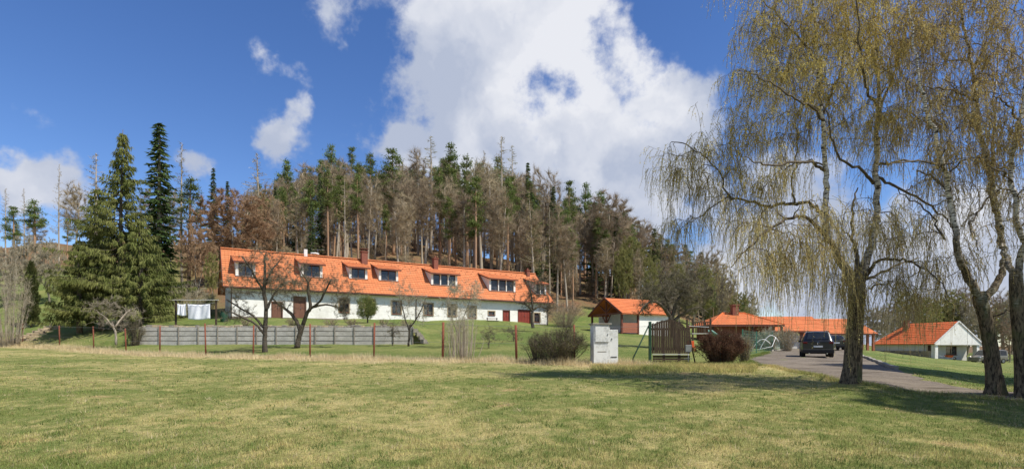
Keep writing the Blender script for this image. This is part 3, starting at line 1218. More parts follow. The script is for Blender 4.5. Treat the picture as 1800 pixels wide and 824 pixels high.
def roof_courses(g, A, B, C, D, n, lift=.035, sag=0.0):
    """Tiled plane: A-B eave, D-C ridge (A below D). n overlapping courses, each lower edge proud of the next one."""
    A, B, C, D = [np.array(p, float) for p in (A, B, C, D)]
    nrm = np.cross(B - A, D - A)
    nrm /= np.linalg.norm(nrm)
    for k in range(n):
        t0, t1 = k / n, (k + 1) / n
        l0, r0 = A + (D - A) * t0 + nrm * lift, B + (C - B) * t0 + nrm * lift
        l1, r1 = A + (D - A) * t1 + nrm * .004, B + (C - B) * t1 + nrm * .004
        m = 6
        q = np.linspace(0, 1, m + 1)[:, None]
        jit = np.random.RandomState(k).normal(0, .006, (m + 1, 1))
        b0 = l0 + (r0 - l0) * q + nrm * jit
        b1 = l1 + (r1 - l1) * q + nrm * jit * .3
        b2 = b0 - nrm * (lift + .006)
        V = np.concatenate([b0, b1, b2])
        i = np.arange(m)
        F = np.concatenate([np.stack([i, i + 1, i + m + 2, i + m + 1], -1), np.stack([i + 2 * m + 2, i + 2 * m + 3, i + 1, i], -1)])
        g.add(V, F)


# ------------------------------------------------------------------ long white house with dormers
HA = R(31)
HO = Vector(((405 - CX) / FPX * 48, 48.0, 4.12))
HL, HD = 34.3, 7.6                      # length, depth
EV, EW, RV, RW = -.5, 2.74, 3.8, 6.66   # eave and ridge in the section
HC, HS = math.cos(HA), math.sin(HA)


def h_ray(px, py):
    """Eye and sight direction in house coordinates."""
    def inv(v):
        return Vector((v.x * HC + v.y * HS, -v.x * HS + v.y * HC, v.z))
    o = inv(Vector((0, 0, EYE)) - HO)
    d = inv(Vector(((px - CX) / FPX, 1, -(py - HY) / FPX)))
    return o, d


def on_wall(px, py, v=0.0):
    o, d = h_ray(px, py)
    t = (v - o.y) / d.y
    return o.x + d.x * t, o.z + d.z * t


def on_roof(px, py):
    o, d = h_ray(px, py)
    k = (RW - EW) / (RV - EV)
    t = (EW + k * (o.y - EV) - o.z) / (d.z - k * d.y)
    p = o + d * t
    return p.x, p.y, p.z


def long_house():
    h = thing('long_house', 'long low white farmhouse with orange tiled roof and a row of dormers', 'house', HO, HA)
    holes, wins, doors = [], [], []
    for px, w, y0, y1, mull in ((605, 17, 525, 549, 1), (650, 17, 526, 551, 1), (697, 16, 529, 552, 1), (753, 16, 533, 554, 1),
                                (795, 15, 535, 556, 1), (830, 14, 538, 559, 1), (864, 11, 547, 554, 1), (944, 10, 550, 566, 0)):
        a, w1 = on_wall(px - w / 2, y0)
        b, w0 = on_wall(px + w / 2, y1)
        w0 = on_wall(px, y1)[1]
        w1 = on_wall(px, y0)[1]
        holes.append((a, b, w0, w1))
        wins.append((a, b, w0, w1, mull))
    for px, w, y0, y1, leaves, mat in ((487, 17, 531, 560, 1, 'brown_wood'), (527, 20, 522, 560, 1, 'brown_wood'), (890, 11, 546, 571, 1, 'red_paint'), (921.5, 21, 545, 572, 2, 'red_paint')):
        a = on_wall(px - w / 2, y0)[0]
        b = on_wall(px + w / 2, y0)[0]
        w1 = on_wall(px, y0)[1]
        holes.append((a, b, .02, w1))
        doors.append((a, b, .02, w1, mat, leaves))
    g = Geo()
    wall_front(g, 0, HL, -.35, EW + .28, holes)
    # gables and back
    def sec(u):
        k = (RW - EW) / (RV - EV)
        return [(u, 0, -.6), (u, HD, -.9), (u, HD, EW + k * .5 - .10), (u, RV, RW - .14), (u, 0, EW + k * .5 - .10)]
    g.poly(sec(0)[::-1])
    g.poly(sec(HL))
    g.poly([(0, HD, -.9), (0, HD, EW + .3), (HL, HD, EW + .3), (HL, HD, -.9)])
    g.poly([(0, .24, -.3), (HL, .24, -.3), (HL, .24, 2.9), (0, .24, 2.9)][::-1])
    g.build('wall', MATS['plaster'], h)
    pl = Geo()
    edges = sorted([(d[0], d[1]) for d in doors])
    x = 0
    for a, b in edges + [(HL, HL)]:
        if a > x:
            pl.box(x, a - .09 if a < HL else HL, -.05, -.003, -.5, .14)
        x = b + .09
    pl.build('plinth', MATS['plinth'], h)
    for a, b, c, d, m in wins:
        window(h, a, b, c, d, 0, mull=m, surround='stone_sand', bars=1 if d - c > .6 else 0)
    for a, b, c, d, mat, lv in doors:
        door(h, a, b, c, d, 0, mat, lv)
    # roof
    u0, u1 = -.62, HL + .62
    r = Geo()
    roof_courses(r, (u0, EV, EW), (u1, EV, EW), (u1, RV, RW), (u0, RV, RW), 17)
    k = (RW - EW) / (RV - EV)
    BV, BW = HD + .5, RW - k * (HD + .5 - RV)
    roof_courses(r, (u1, BV, BW), (u0, BV, BW), (u0, RV, RW), (u1, RV, RW), 17)
    # underside and verge thickness
    r.poly([(u0, EV, EW - .09), (u0, RV, RW - .12), (u1, RV, RW - .12), (u1, EV, EW - .09)])
    r.poly([(u1, BV, BW - .09), (u1, RV, RW - .12), (u0, RV, RW - .12), (u0, BV, BW - .09)])
    roof = r.build('roof', MATS['tile_orange'], h)
    f = Geo()
    f.box(u0, u1, EV - .02, EV + .02, EW - .16, EW - .012)
    for u, s in ((u0, -1), (u1, 1)):
        for (va, wa), (vb, wb) in (((EV, EW), (RV, RW)), ((RV, RW), (BV, BW))):
            f.beam((u, va, wa - .05), (u, vb, wb - .05), .05, .17)
    f.build('fascia', MATS['fascia'], roof)
    # soffit boards under the eave
    Geo().poly([(0, EV + .02, EW - .10), (HL, EV + .02, EW - .10), (HL, -.004, EW - .10), (0, -.004, EW - .10)][::-1]).build('soffit', MATS['fascia'], roof)
    # ridge tiles, one by one
    rt = Geo()
    th = np.linspace(0, math.pi, 7)
    ring = np.stack([0 * th, np.cos(th) * .15, np.sin(th) * .11 - .02], -1)
    n = 98
    L = (u1 - u0) / n
    V = np.concatenate([ring, ring * np.array([1, 1.16, 1.16]) + np.array([L * .98, 0, 0])])
    i = np.arange(6)
    rt.add(V, np.stack([i, i + 7, i + 8, i + 1], -1))
    rm = rt.mesh('ridge_tile', MATS['tile_far'], True)
    for q in range(n):
        o = bpy.data.objects.new('ridge_tile', rm)
        col.objects.link(o)
        o.parent = roof
        o.location = (u0 + q * L, RV, RW + .05)
    # gutter and downpipes
    gt = Geo()
    gt.tube([(u0, EV - .08, EW - .06), (u1, EV - .08, EW - .10)], .055, 8)
    gt.build('gutter', MATS['fascia'], h)
    for px in (406.5, 731, 962):
        u = max(.06, min(HL - .06, on_wall(px, 540)[0]))
        Geo().tube([(u, EV - .06, EW - .1), (u, EV + .05, EW - .22), (u, -.09, EW - .45), (u, -.09, .0)], .045, 8).build('downpipe', MATS['fascia'], h, True)
    # snow guards: small dark hooks in rows
    sg = Geo()
    for q in range(90):
        t = .88 if q % 2 else .8
        u = .2 + q * (HL - .4) / 89
        sg.box(u - .03, u + .03, EV + (RV - EV) * t - .05, EV + (RV - EV) * t + .02, EW + (RW - EW) * t + .03, EW + (RW - EW) * t + .10)
    sg.build('snow_guards', MATS['fascia'], roof)['kind'] = 'stuff'
    # dormers: (window px range, bottom py, top py, number of lights)
    for x0, x1, yb, yt, n in ((414, 449, 487, 461, 1), (529, 567, 488, 465, 1), (614, 646, 491, 471, 1), (666, 700, 494.5, 474.5, 1),
                              (758, 804, 502.5, 482, 3), (860, 906, 513, 491.5, 3), (940, 960, 518, 499, 2)):
        dormer(h, x0, x1, yb, yt, n)
    # chimneys
    chimney(h, 640, RV - .3, 440, .62, True)
    chimney(h, 765, RV - .3, 452, .5, False)
    chimney(h, 927, RV - .2, 473, .42, False)
    u = on_wall(537, 440, RV)[0]
    c = Geo().box(u - .16, u + .16, RV - .16, RV + .16, RW - .1, RW + .62).build('vent_stack', MATS['white_paint'], h)
    Geo().tube([(u + .55, RV, RW), (u + .55, RV, RW + .3), (u + 1.0, RV, RW + .32), (u + 1.3, RV, RW + .25)], .09, 8).build('vent_pipe', MATS['white_paint'], h, True)
    Geo().tube([(u + 1.2, RV, RW), (u + 1.2, RV, RW + .75)], .02, 6).tube([(u + .6, RV, RW + .62), (u + 1.9, RV, RW + .78)], .014, 5).build('aerial', MATS['metal_grey'], h)
    return h


def chimney(h, px, v, ytop, w, cap):
    u, top = on_wall(px, ytop, v)
    o = Geo().box(u - w / 2, u + w / 2, v - .3, v + .3, RW - .9, top - .22).build('chimney', MATS['brick'], h)
    Geo().box(u - w / 2 - .07, u + w / 2 + .07, v - .37, v + .37, top - .22, top - .12).build('chimney_collar', MATS['brick'], o)
    if cap:
        g = Geo()
        for a in (-1, 1):
            for b in (-1, 1):
                g.box(u + a * (w / 2 - .06) - .03, u + a * (w / 2 - .06) + .03, v + b * .22 - .03, v + b * .22 + .03, top - .12, top + .1)
        g.box(u - w / 2 - .1, u + w / 2 + .1, v - .4, v + .4, top + .1, top + .16)
        g.build('chimney_cap', MATS['fascia'], o)
    else:
        Geo().tube([(u, v, top - .12), (u, v, top + .12)], .12, 10).build('chimney_pot', MATS['brick'], o)


def dormer(h, x0, x1, yb, yt, n):
    pm = (x0 + x1) / 2
    _, vf, wb = on_roof(pm, yb)
    a = on_wall(x0, yb, vf)[0]
    b = on_wall(x1, yb, vf)[0]
    if b > HL + .1:
        b = HL + .1
    wt = on_wall(pm, yt, vf)[1]
    k = (RW - EW) / (RV - EV)
    roof_at = lambda v: EW + k * (v - EV)
    top = wt + .12
    sl = .30
    # where the dormer roof runs into the main roof
    vm = (top - sl * vf - EW + k * EV) / (k - sl)
    wm = roof_at(vm)
    e = .22
    holes = []
    m = .24
    if n == 1:
        holes.append((a + m, b - m, wb + .10, wt))
    else:
        s = (b - a - 2 * m + .12) / n
        for q in range(n):
            holes.append((a + m + q * s, a + m + (q + 1) * s - .12, wb + .10, wt))
    g = Geo()
    wall_front(g, a, b, wb - .15, top, holes, vf, .12)
    for u, f in ((a, 1), (b, -1)):
        tri = [(u, vf, wb - .15), (u, vf, top), (u, vm, wm + .01)]
        g.poly(tri[::f])
    d = g.build('dormer', MATS['plaster'], h)
    for c in holes:
        window(d, *c, vf, mull=1 if n == 1 else 0, bars=0, sill=False, fw=.055)
    Geo().box(a - .05, b + .05, vf - .08, vf + .0, wb + .02, wb + .08).build('sill', MATS['fascia'], d)
    r = Geo()
    roof_courses(r, (a - e, vf - .32, top - sl * .32 + .03), (b + e, vf - .32, top - sl * .32 + .03), (b + e, vm + .05, wm + .05), (a - e, vm + .05, wm + .05), 8, .03)
    r.poly([(a - e, vf - .32, top - sl * .32 - .05), (a - e, vm, wm - .06), (b + e, vm, wm - .06), (b + e, vf - .32, top - sl * .32 - .05)])
    r.build('dormer_roof', MATS['tile_orange'], d)
    f = Geo()
    f.box(a - e, b + e, vf - .36, vf - .322, top - sl * .32 - .11, top - sl * .32 + .03)
    for u in (a - e, b + e):
        f.beam((u, vf - .32, top - sl * .32 - .02), (u, vm, wm - .01), .045, .13)
    f.build('dormer_fascia', MATS['fascia'], d)


long_house()

# bench against the façade
def to_world(u, v, w):
    return Vector((HO.x + u * HC - v * HS, HO.y + u * HS + v * HC, HO.z + w))


ub = on_wall(866, 565, -.45)[0]
pb = to_world(ub, -.45, 0)
bench = thing('garden_bench', 'low wooden bench against the white wall beside the narrow red door', 'bench', (pb.x, pb.y, pb.z - .05), HA)
for z in (.0, .16):
    Geo().box(-.75, .75, -.2 + z, -.06 + z, .42, .46).build('seat_slat', MATS['wood_grey'], bench)
Geo().box(-.75, .75, .14, .17, .55, .75).build('backrest', MATS['wood_grey'], bench)
for x in (-.6, .6):
    Geo().box(x - .04, x + .04, -.2, -.14, 0, .42).build('leg', MATS['wood_dark'], bench)
    Geo().box(x - .04, x + .04, .10, .14, 0, .75).build('leg', MATS['wood_dark'], bench)

# ------------------------------------------------------------------ retaining wall of old planks or slabs
def retaining_wall():
    x0, x1, y = (247 - CX) / FPX * 41.9, (726 - CX) / FPX * 41.9, 41.85
    o = thing('retaining_wall', 'long low retaining wall of grey concrete slabs below the white house', 'wall', ((x0 + x1) / 2, y, 1.6))
    cx = (x0 + x1) / 2
    rs = random.Random(4)
    n = 14
    L = (x1 - x0) / n
    zs = [0, .42, .80, 1.16, 1.50]
    for k in range(n + 1):
        x = x0 + k * L - cx
        Geo().box(x - .035, x + .035, -.12, .10, -.5, 1.50).build('wall_post', MATS['stone_grey'], o)
    me = [Geo().box(-L / 2 + .04, L / 2 - .04, -.06, .06, .012, b - a - .035).mesh('wall_slab', MATS['slab']) for a, b in zip(zs[:-1], zs[1:])]
    for k in range(n):
        for q in range(4):
            s = bpy.data.objects.new('wall_slab', me[q])
            col.objects.link(s)
            s.parent = o
            s.location = (x0 + (k + .5) * L - cx, rs.uniform(-.006, .006), zs[q] + rs.uniform(-.006, .008))
            s.rotation_euler = (rs.uniform(-.008, .008), rs.uniform(-.012, .012), rs.uniform(-.004, .004))
    x = x0 - cx
    while x < x1 - cx - .3:                      # rough stones laid along the top
        w = rs.uniform(.22, .55)
        bevel(Geo().obox((x + w / 2, .25 + rs.uniform(-.1, .15), 1.50 + rs.uniform(-.02, .06)), (w - .03, .34, rs.uniform(.10, .22)), rs.uniform(-.2, .2)).build('cap_stone', MATS['stone_grey' if rs.random() < .6 else 'stone_sand'], o), .03, 1)
        x += w
    Geo().box(x0 - cx, x1 - cx, .07, .35, -.5, 1.42).build('wall_core', MATS['stone_grey'], o)
    # end pier of rough stones with the slope running down beside it
    for k in range(9):
        c = Vector((x1 - cx + .15 + .11 * k + rs.uniform(0, .1), -.02 + rs.uniform(-.1, .1), 1.2 - .14 * k))
        Geo().obox(c, (.34, .36, .3), rs.uniform(0, 1)).build('stone', MATS['stone_grey'], o)


retaining_wall()
# ------------------------------------------------------------------ open-sided shed on the lawn
def shed():
    Y = 56.0
    O = on(1092, Y)                       # near right corner of the roof, at the front
    zg = 3.05
    rz = R(25)
    o = thing('open_shed', 'small open-fronted shed with orange roof and white side wall', 'shed', (O.x, O.y, zg), rz)
    # local: x along the ridge to the right, y across, back; front gable at x = 0
    W, L = 5.6, 6.3
    ze, zr = 2.05, 3.75
    sx = -.2
    g = Geo()
    roof_courses(g, (sx, -.35, ze - .12), (L + .4, -.35, ze - .12), (L + .4, W / 2, zr), (sx, W / 2, zr), 10)
    roof_courses(g, (L + .4, W + .35, ze - .12), (sx, W + .35, ze - .12), (sx, W / 2, zr), (L + .4, W / 2, zr), 10)
    g.poly([(sx, -.35, ze - .2), (sx, W / 2, zr - .09), (L + .4, W / 2, zr - .09), (L + .4, -.35, ze - .2)])
    g.poly([(L + .4, W + .35, ze - .2), (L + .4, W / 2, zr - .09), (sx, W / 2, zr - .09), (sx, W + .35, ze - .2)])
    rf = g.build('roof', MATS['tile_far'], o)
    for x in (sx, L + .4):
        Geo().beam((x, -.35, ze - .14), (x, W / 2, zr - .02), .06, .2).build('bargeboard', MATS['fascia'], rf)
        Geo().beam((x, W / 2, zr - .02), (x, W + .35, ze - .14), .06, .2).build('bargeboard', MATS['fascia'], rf)
    # truss of the open gable
    t = Geo()
    t.beam((.1, 0, ze - .05), (.1, W, ze - .05), .14, .18).beam((.1, W / 2, ze), (.1, W / 2, zr - .1), .13, .13)
    t.build('tie_beam', MATS['fascia'], o)
    for y in (W * .28, W * .72):
        Geo().beam((.1, W / 2, ze + .1), (.1, y, ze + .95), .11, .11).build('strut', MATS['fascia'], o)
    for x, y in ((.1, .05), (.1, W - .05), (.1, W / 2), (2.2, .05)):
        Geo().box(x - .09, x + .09, y - .09, y + .09, -.4, ze - .14).build('post', MATS['fascia'], o)
    for y in (W * .36, W * .64):
        Geo().beam((.1, W / 2, .9), (.1, y, ze - .14), .1, .1).build('knee_brace', MATS['fascia'], o)
    w = Geo()
    w.box(2.3, L, 0, .2, -.5, ze - .15).box(L - .2, L, .2, W, -.5, ze - .15).box(1.0, L - .2, W - .2, W, -.5, ze - .15).box(2.3, 2.5, .2, W - .2, -.5, ze + .2)
    w.build('wall', MATS['plaster'], o)
    for k in range(5):
        Geo().box(.2, 2.1, .0, .05, -.05 + k * .21, .14 + k * .21).build('rail_board', MATS['wood_red'], o)


shed()


# ------------------------------------------------------------------ restaurant with hipped roof and its two wings
def hip(g, x0, x1, y0, y1, ze, zr, run, n=9):
    ym = (y0 + y1) / 2
    a, b = x0 + run, x1 - run
    for A, B, C, D in (((x0, y0, ze), (x1, y0, ze), (b, ym, zr), (a, ym, zr)), ((x1, y1, ze), (x0, y1, ze), (a, ym, zr), (b, ym, zr)),
                       ((x1, y0, ze), (x1, y1, ze), (b, ym, zr), (b, ym, zr)), ((x0, y1, ze), (x0, y0, ze), (a, ym, zr), (a, ym, zr))):
        roof_courses(g, A, B, C, D, n, .03)
    g.poly([(x0, y0, ze - .05), (x0, y1, ze - .05), (x1, y1, ze - .05), (x1, y0, ze - .05)])


def restaurant():
    Y = 58.0
    z0 = 1.3
    mx = lambda px: (px - CX) / FPX * Y
    mz = lambda py: EYE - (py - HY) / FPX * Y - z0
    o = thing('pavilion_house', 'low house with hipped orange roof and brick chimney behind the green fence', 'house', (mx(1307), Y, z0))
    x0, x1 = mx(1243) - mx(1307), mx(1372) - mx(1307)
    r = Geo()
    hip(r, x0, x1, -.9, 6.3, mz(571), mz(548), 2.7)
    rf = r.build('roof', MATS['tile_far'], o)
    Geo().box(x0, x1, -.93, -.89, mz(571) - .18, mz(571) - .02).box(x0 - .02, x0 + .02, -.88, 6.3, mz(571) - .18, mz(571) - .02).box(x1 - .02, x1 + .02, -.88, 6.3, mz(571) - .18, mz(571) - .02).build('fascia', MATS['fascia'], rf)
    hp = Geo()
    for s, x in ((1, x0), (-1, x1)):
        hp.tube([(x, -.9, mz(571) + .03), (x + s * 2.7, 2.7, mz(548) + .05)], .07, 6)
    hp.tube([(x0 + 2.7, 2.7, mz(548) + .05), (x1 - 2.7, 2.7, mz(548) + .05)], .08, 6)
    hp.build('ridge_tiles', MATS['tile_red'], rf)
    cx = 0.0
    c = Geo().box(cx - .33, cx + .33, 2.0, 2.7, mz(556), mz(534)).build('chimney', MATS['brick'], o)
    Geo().box(cx - .4, cx + .4, 1.93, 2.77, mz(534), mz(532)).build('chimney_cap', MATS['brick'], c)
    wx0, wx1 = x0 + .7, x1 - .6
    top = mz(571) - .06
    holes = [(wx0 + 3.1, wx0 + 5.3, .25, 1.75), (wx0 + .6, wx0 + 2.2, .3, 1.7)]
    g = Geo()
    wall_front(g, wx0, wx1, -.5, top, holes, 0)
    g.poly([(wx1, 0, -.5), (wx1, 5.4, -.5), (wx1, 5.4, top), (wx1, 0, top)])
    g.poly([(wx0, 5.4, -.5), (wx0, 0, -.5), (wx0, 0, top), (wx0, 5.4, top)])
    g.poly([(wx0, .24, -.5), (wx1, .24, -.5), (wx1, .24, top), (wx0, .24, top)][::-1])
    g.build('wall', MATS['brick'], o)
    for q in holes:
        window(o, *q, 0, mull=1)
    Geo().box(wx0 + 5.5, wx1 - .1, -.05, .0, .9, 2.0).build('wall_panel', MATS['plaster_grey'], o)
    for x in (x0 + .35, (x0 + x1) / 2 + .6, x1 - .25):
        Geo().box(x - .09, x + .09, -.8, -.62, -.3, top).build('porch_post', MATS['wood_dark'], o)


restaurant()


def wing(name, label, pxa, pxb, Y, ridge, eave, ground, doors, wallmat, depth=6.0, hipped=False, wall_from=None):
    z0 = EYE - (ground - HY) / FPX * Y
    mx = lambda px: (px - CX) / FPX * Y
    mz = lambda py, yy=0: EYE - (py - HY) / FPX * (Y + yy) - z0
    c = mx((pxa + pxb) / 2)
    x0, x1 = mx(pxa) - c, mx(pxb) - c
    o = thing(name, label, 'house', (c, Y, z0))
    ze, zr = mz(eave), mz(ridge, depth / 2)
    r = Geo()
    e = .5
    inset = .55 if hipped else 0
    roof_courses(r, (x0, -e, ze), (x1, -e, ze), (x1 - inset, depth / 2, zr), (x0, depth / 2, zr), 11)
    roof_courses(r, (x1, depth + e, ze), (x0, depth + e, ze), (x0, depth / 2, zr), (x1 - inset, depth / 2, zr), 11)
    r.poly([(x0, -e, ze - .08), (x0, depth / 2, zr - .1), (x1 - inset, depth / 2, zr - .1), (x1, -e, ze - .08)])
    rf = r.build('roof', MATS['tile_far'], o)
    Geo().box(x0, x1, -e - .04, -e - .002, ze - .15, ze).build('fascia', MATS['fascia'], rf)
    a = x0 + .15 if wall_from is None else mx(wall_from[0]) - c
    b = x1 - .2 if wall_from is None else mx(wall_from[1]) - c
    top = ze + .15
    g = Geo()
    holes = [(mx(p) - c, mx(q) - c, .02, mz(t)) for p, q, t, m, lv in doors]
    wall_front(g, a, b, -.5, top, holes, 0)
    g.poly([(b, 0, -.5), (b, depth, -.5), (b, depth, top), (b, depth / 2, zr - .12), (b, 0, top)])
    g.poly([(a, 0, -.5), (a, depth, -.5), (a, depth, top), (a, depth / 2, zr - .12), (a, 0, top)][::-1])
    g.poly([(a, .24, -.5), (b, .24, -.5), (b, .24, top), (a, .24, top)][::-1])
    g.build('wall', MATS[wallmat], o)
    for hol, (p, q, t, m, lv) in zip(holes, doors):
        door(o, *hol, 0, m, lv, 'garage_door' if lv > 1 else 'door')
    return o, x0, x1, ze, mx, c


w1 = wing('garage_wing', 'long orange-roofed garage block behind the parked black car', 1352, 1453, 60, 556, 582, 611,
          [(1413, 1436, 586, 'wood_dark', 2)], 'plaster_grey')
for px in (1408, 1449):
    x = w1[4](px) - w1[5]
    Geo().box(x - .14, x + .14, -.16, -.004, -.4, w1[3] - .1).build('brick_pier', MATS['brick'], w1[0])
w2 = wing('stable_wing', 'lower orange-roofed end block with white doors and red porch posts', 1454, 1538, 60.5, 560, 586, 610,
          [(1457, 1474, 588, 'white_paint', 1), (1475, 1492, 588, 'white_paint', 1)], 'plaster_grey', hipped=True, wall_from=(1455, 1508))
for px in (1514, 1524, 1534):
    x = w2[4](px) - w2[5]
    Geo().box(x - .11, x + .11, -.2, .02, -.4, w2[3] - .1).build('porch_post', MATS['wood_red'], w2[0])


# ------------------------------------------------------------------ white-gabled house on the right
def gable_house():
    Y = 74.0
    A = Vector(((1643 - CX) / FPX * Y, Y, 0))
    z0 = -.1
    d = Vector((-.15, .99)).normalized()
    rz = math.atan2(d.x, d.y)             # local +y runs back along the ridge
    o = thing('gable_house', 'white gabled house with red tiled roof and stone side wall', 'house', (A.x, A.y, z0), -rz)
    W, Lr, Le = 7.0, 7.6, 10.4
    ze, zr = 2.15, 5.1
    e = .35
    r = Geo()
    roof_courses(r, (-e, Le, ze - .15), (-e, -.3, ze - .15), (W / 2, -.3, zr), (W / 2, Lr, zr), 12)
    roof_courses(r, (W + e, -.3, ze - .15), (W + e, Le, ze - .15), (W / 2, Lr, zr), (W / 2, -.3, zr), 12)
    roof_courses(r, (W + e, Le, ze - .15), (-e, Le, ze - .15), (W / 2, Lr, zr), (W / 2, Lr, zr), 12)
    r.poly([(-e, Le, ze - .22), (W / 2, Lr, zr - .1), (W / 2, -.3, zr - .1), (-e, -.3, ze - .22)])
    r.poly([(W + e, -.3, ze - .22), (W / 2, -.3, zr - .1), (W / 2, Lr, zr - .1), (W + e, Le, ze - .22)])
    rf = r.build('roof', MATS['tile_red'], o)
    f = Geo()
    f.beam((-e, -.33, ze - .13), (W / 2, -.33, zr + .02), .05, .16).beam((W / 2, -.33, zr + .02), (W + e, -.33, ze - .13), .05, .16)
    f.build('bargeboard', MATS['white_paint'], rf)
    # smooth white gable over the porch
    zt = ze - .28
    Geo().prism([(-e + .04, -.25, zt), (W + e - .04, -.25, zt), (W + e - .04, -.25, ze - .2), (W / 2, -.25, zr - .06), (-e + .04, -.25, ze - .2)], (0, .08, 0)).build('gable', MATS['plaster'], o)
    # recessed porch front, side wall
    holes = [(.65, 1.9, .0, 1.75), (3.5, 5.3, .45, 1.7)]
    g = Geo()
    wall_front(g, .1, W - .1, -.8, ze + .1, holes, 1.6)
    g.poly([(.1, 1.84, -.8), (W - .1, 1.84, -.8), (W - .1, 1.84, ze), (.1, 1.84, ze)][::-1])
    g.poly([(0.02, 10.0, -.6), (0.02, 1.6, -.6), (0.02, 1.6, ze + .1), (0.02, 10.0, ze + .1)])
    g.poly([(W, 1.6, -.6), (W, 10.0, -.6), (W, 10.0, ze + .1), (W, 1.6, ze + .1)])
    g.build('wall', MATS['plaster_grey'], o)
    door(o, *holes[0], 1.6, 'wood_dark')
    window(o, *holes[1], 1.6, mull=1)
    Geo().box(-.05, .42, -.1, .5, -.8, ze - .25).build('corner_pier', MATS['plaster'], o)
    Geo().box(W - .4, W + .02, -.1, .5, -.8, ze - .25).build('corner_pier', MATS['plaster'], o)
    # rubble wall along the side, stone by stone
    rs = random.Random(9)
    sw = Geo().box(-.28, 0, .55, 9.9, -1.0, 1.04).build('stone_wall', MATS['stone_sand'], o)
    for row in range(4):
        y = .6
        while y < 9.4:
            L = rs.uniform(.35, .8)
            z = row * .28 - .05
            s = Geo().obox((-.32 + rs.uniform(-.03, .03), y + L / 2, z + .13), (.14, L - .05, .24), rs.uniform(-.03, .03)).build('stone', MATS['stone_sand' if rs.random() < .8 else 'stone_grey'], sw)
            y += L
    cy = 6.6
    c = Geo().box(W / 2 - 1.4, W / 2 - .8, cy, cy + .6, ze + 1.1, zr + .35).build('chimney', MATS['brick'], o)
    Geo().box(W / 2 - 1.46, W / 2 - .74, cy - .06, cy + .66, zr + .35, zr + .43).build('chimney_cap', MATS['brick'], c)
    return o


gable_house()
# ------------------------------------------------------------------ vehicles
def car_paint(name, c, rough=.25, metal=.2):
    t = NT(name)
    tc = t.n('ShaderNodeTexCoord').outputs['Object']
    f = t.rng(t.noise(tc, 2.5, 4), .4, .7)
    p = t.principled(t.mix(f, c, tuple(x * .8 + .012 for x in c)), rough, metal, .5)
    p.inputs['Coat Weight'].default_value = .25
    p.inputs['Coat Roughness'].default_value = .08
    MATS[name] = t.done(p)


car_paint('paint_black', (.004, .004, .005), .3, 0)
car_paint('paint_dark', (.014, .014, .016))
car_paint('paint_beige', (.20, .18, .145), .35)
car_paint('car_glass', (.015, .018, .02), .05, 0)
pmat('rubber', (.018, .018, .018), (.028, .027, .026), 6, .85)
pmat('black_plastic', (.02, .02, .021), (.03, .03, .03), 6, .6)
pmat('chrome', (.6, .6, .62), (.5, .5, .52), 5, .2, metal=1)
pmat('tail_lamp', (.11, .005, .005), (.08, .004, .004), 5, .15)
pmat('plate_white', (.72, .73, .72), (.62, .63, .62), 5, .5)
pmat('head_lamp', (.5, .52, .54), (.4, .42, .44), 5, .1)


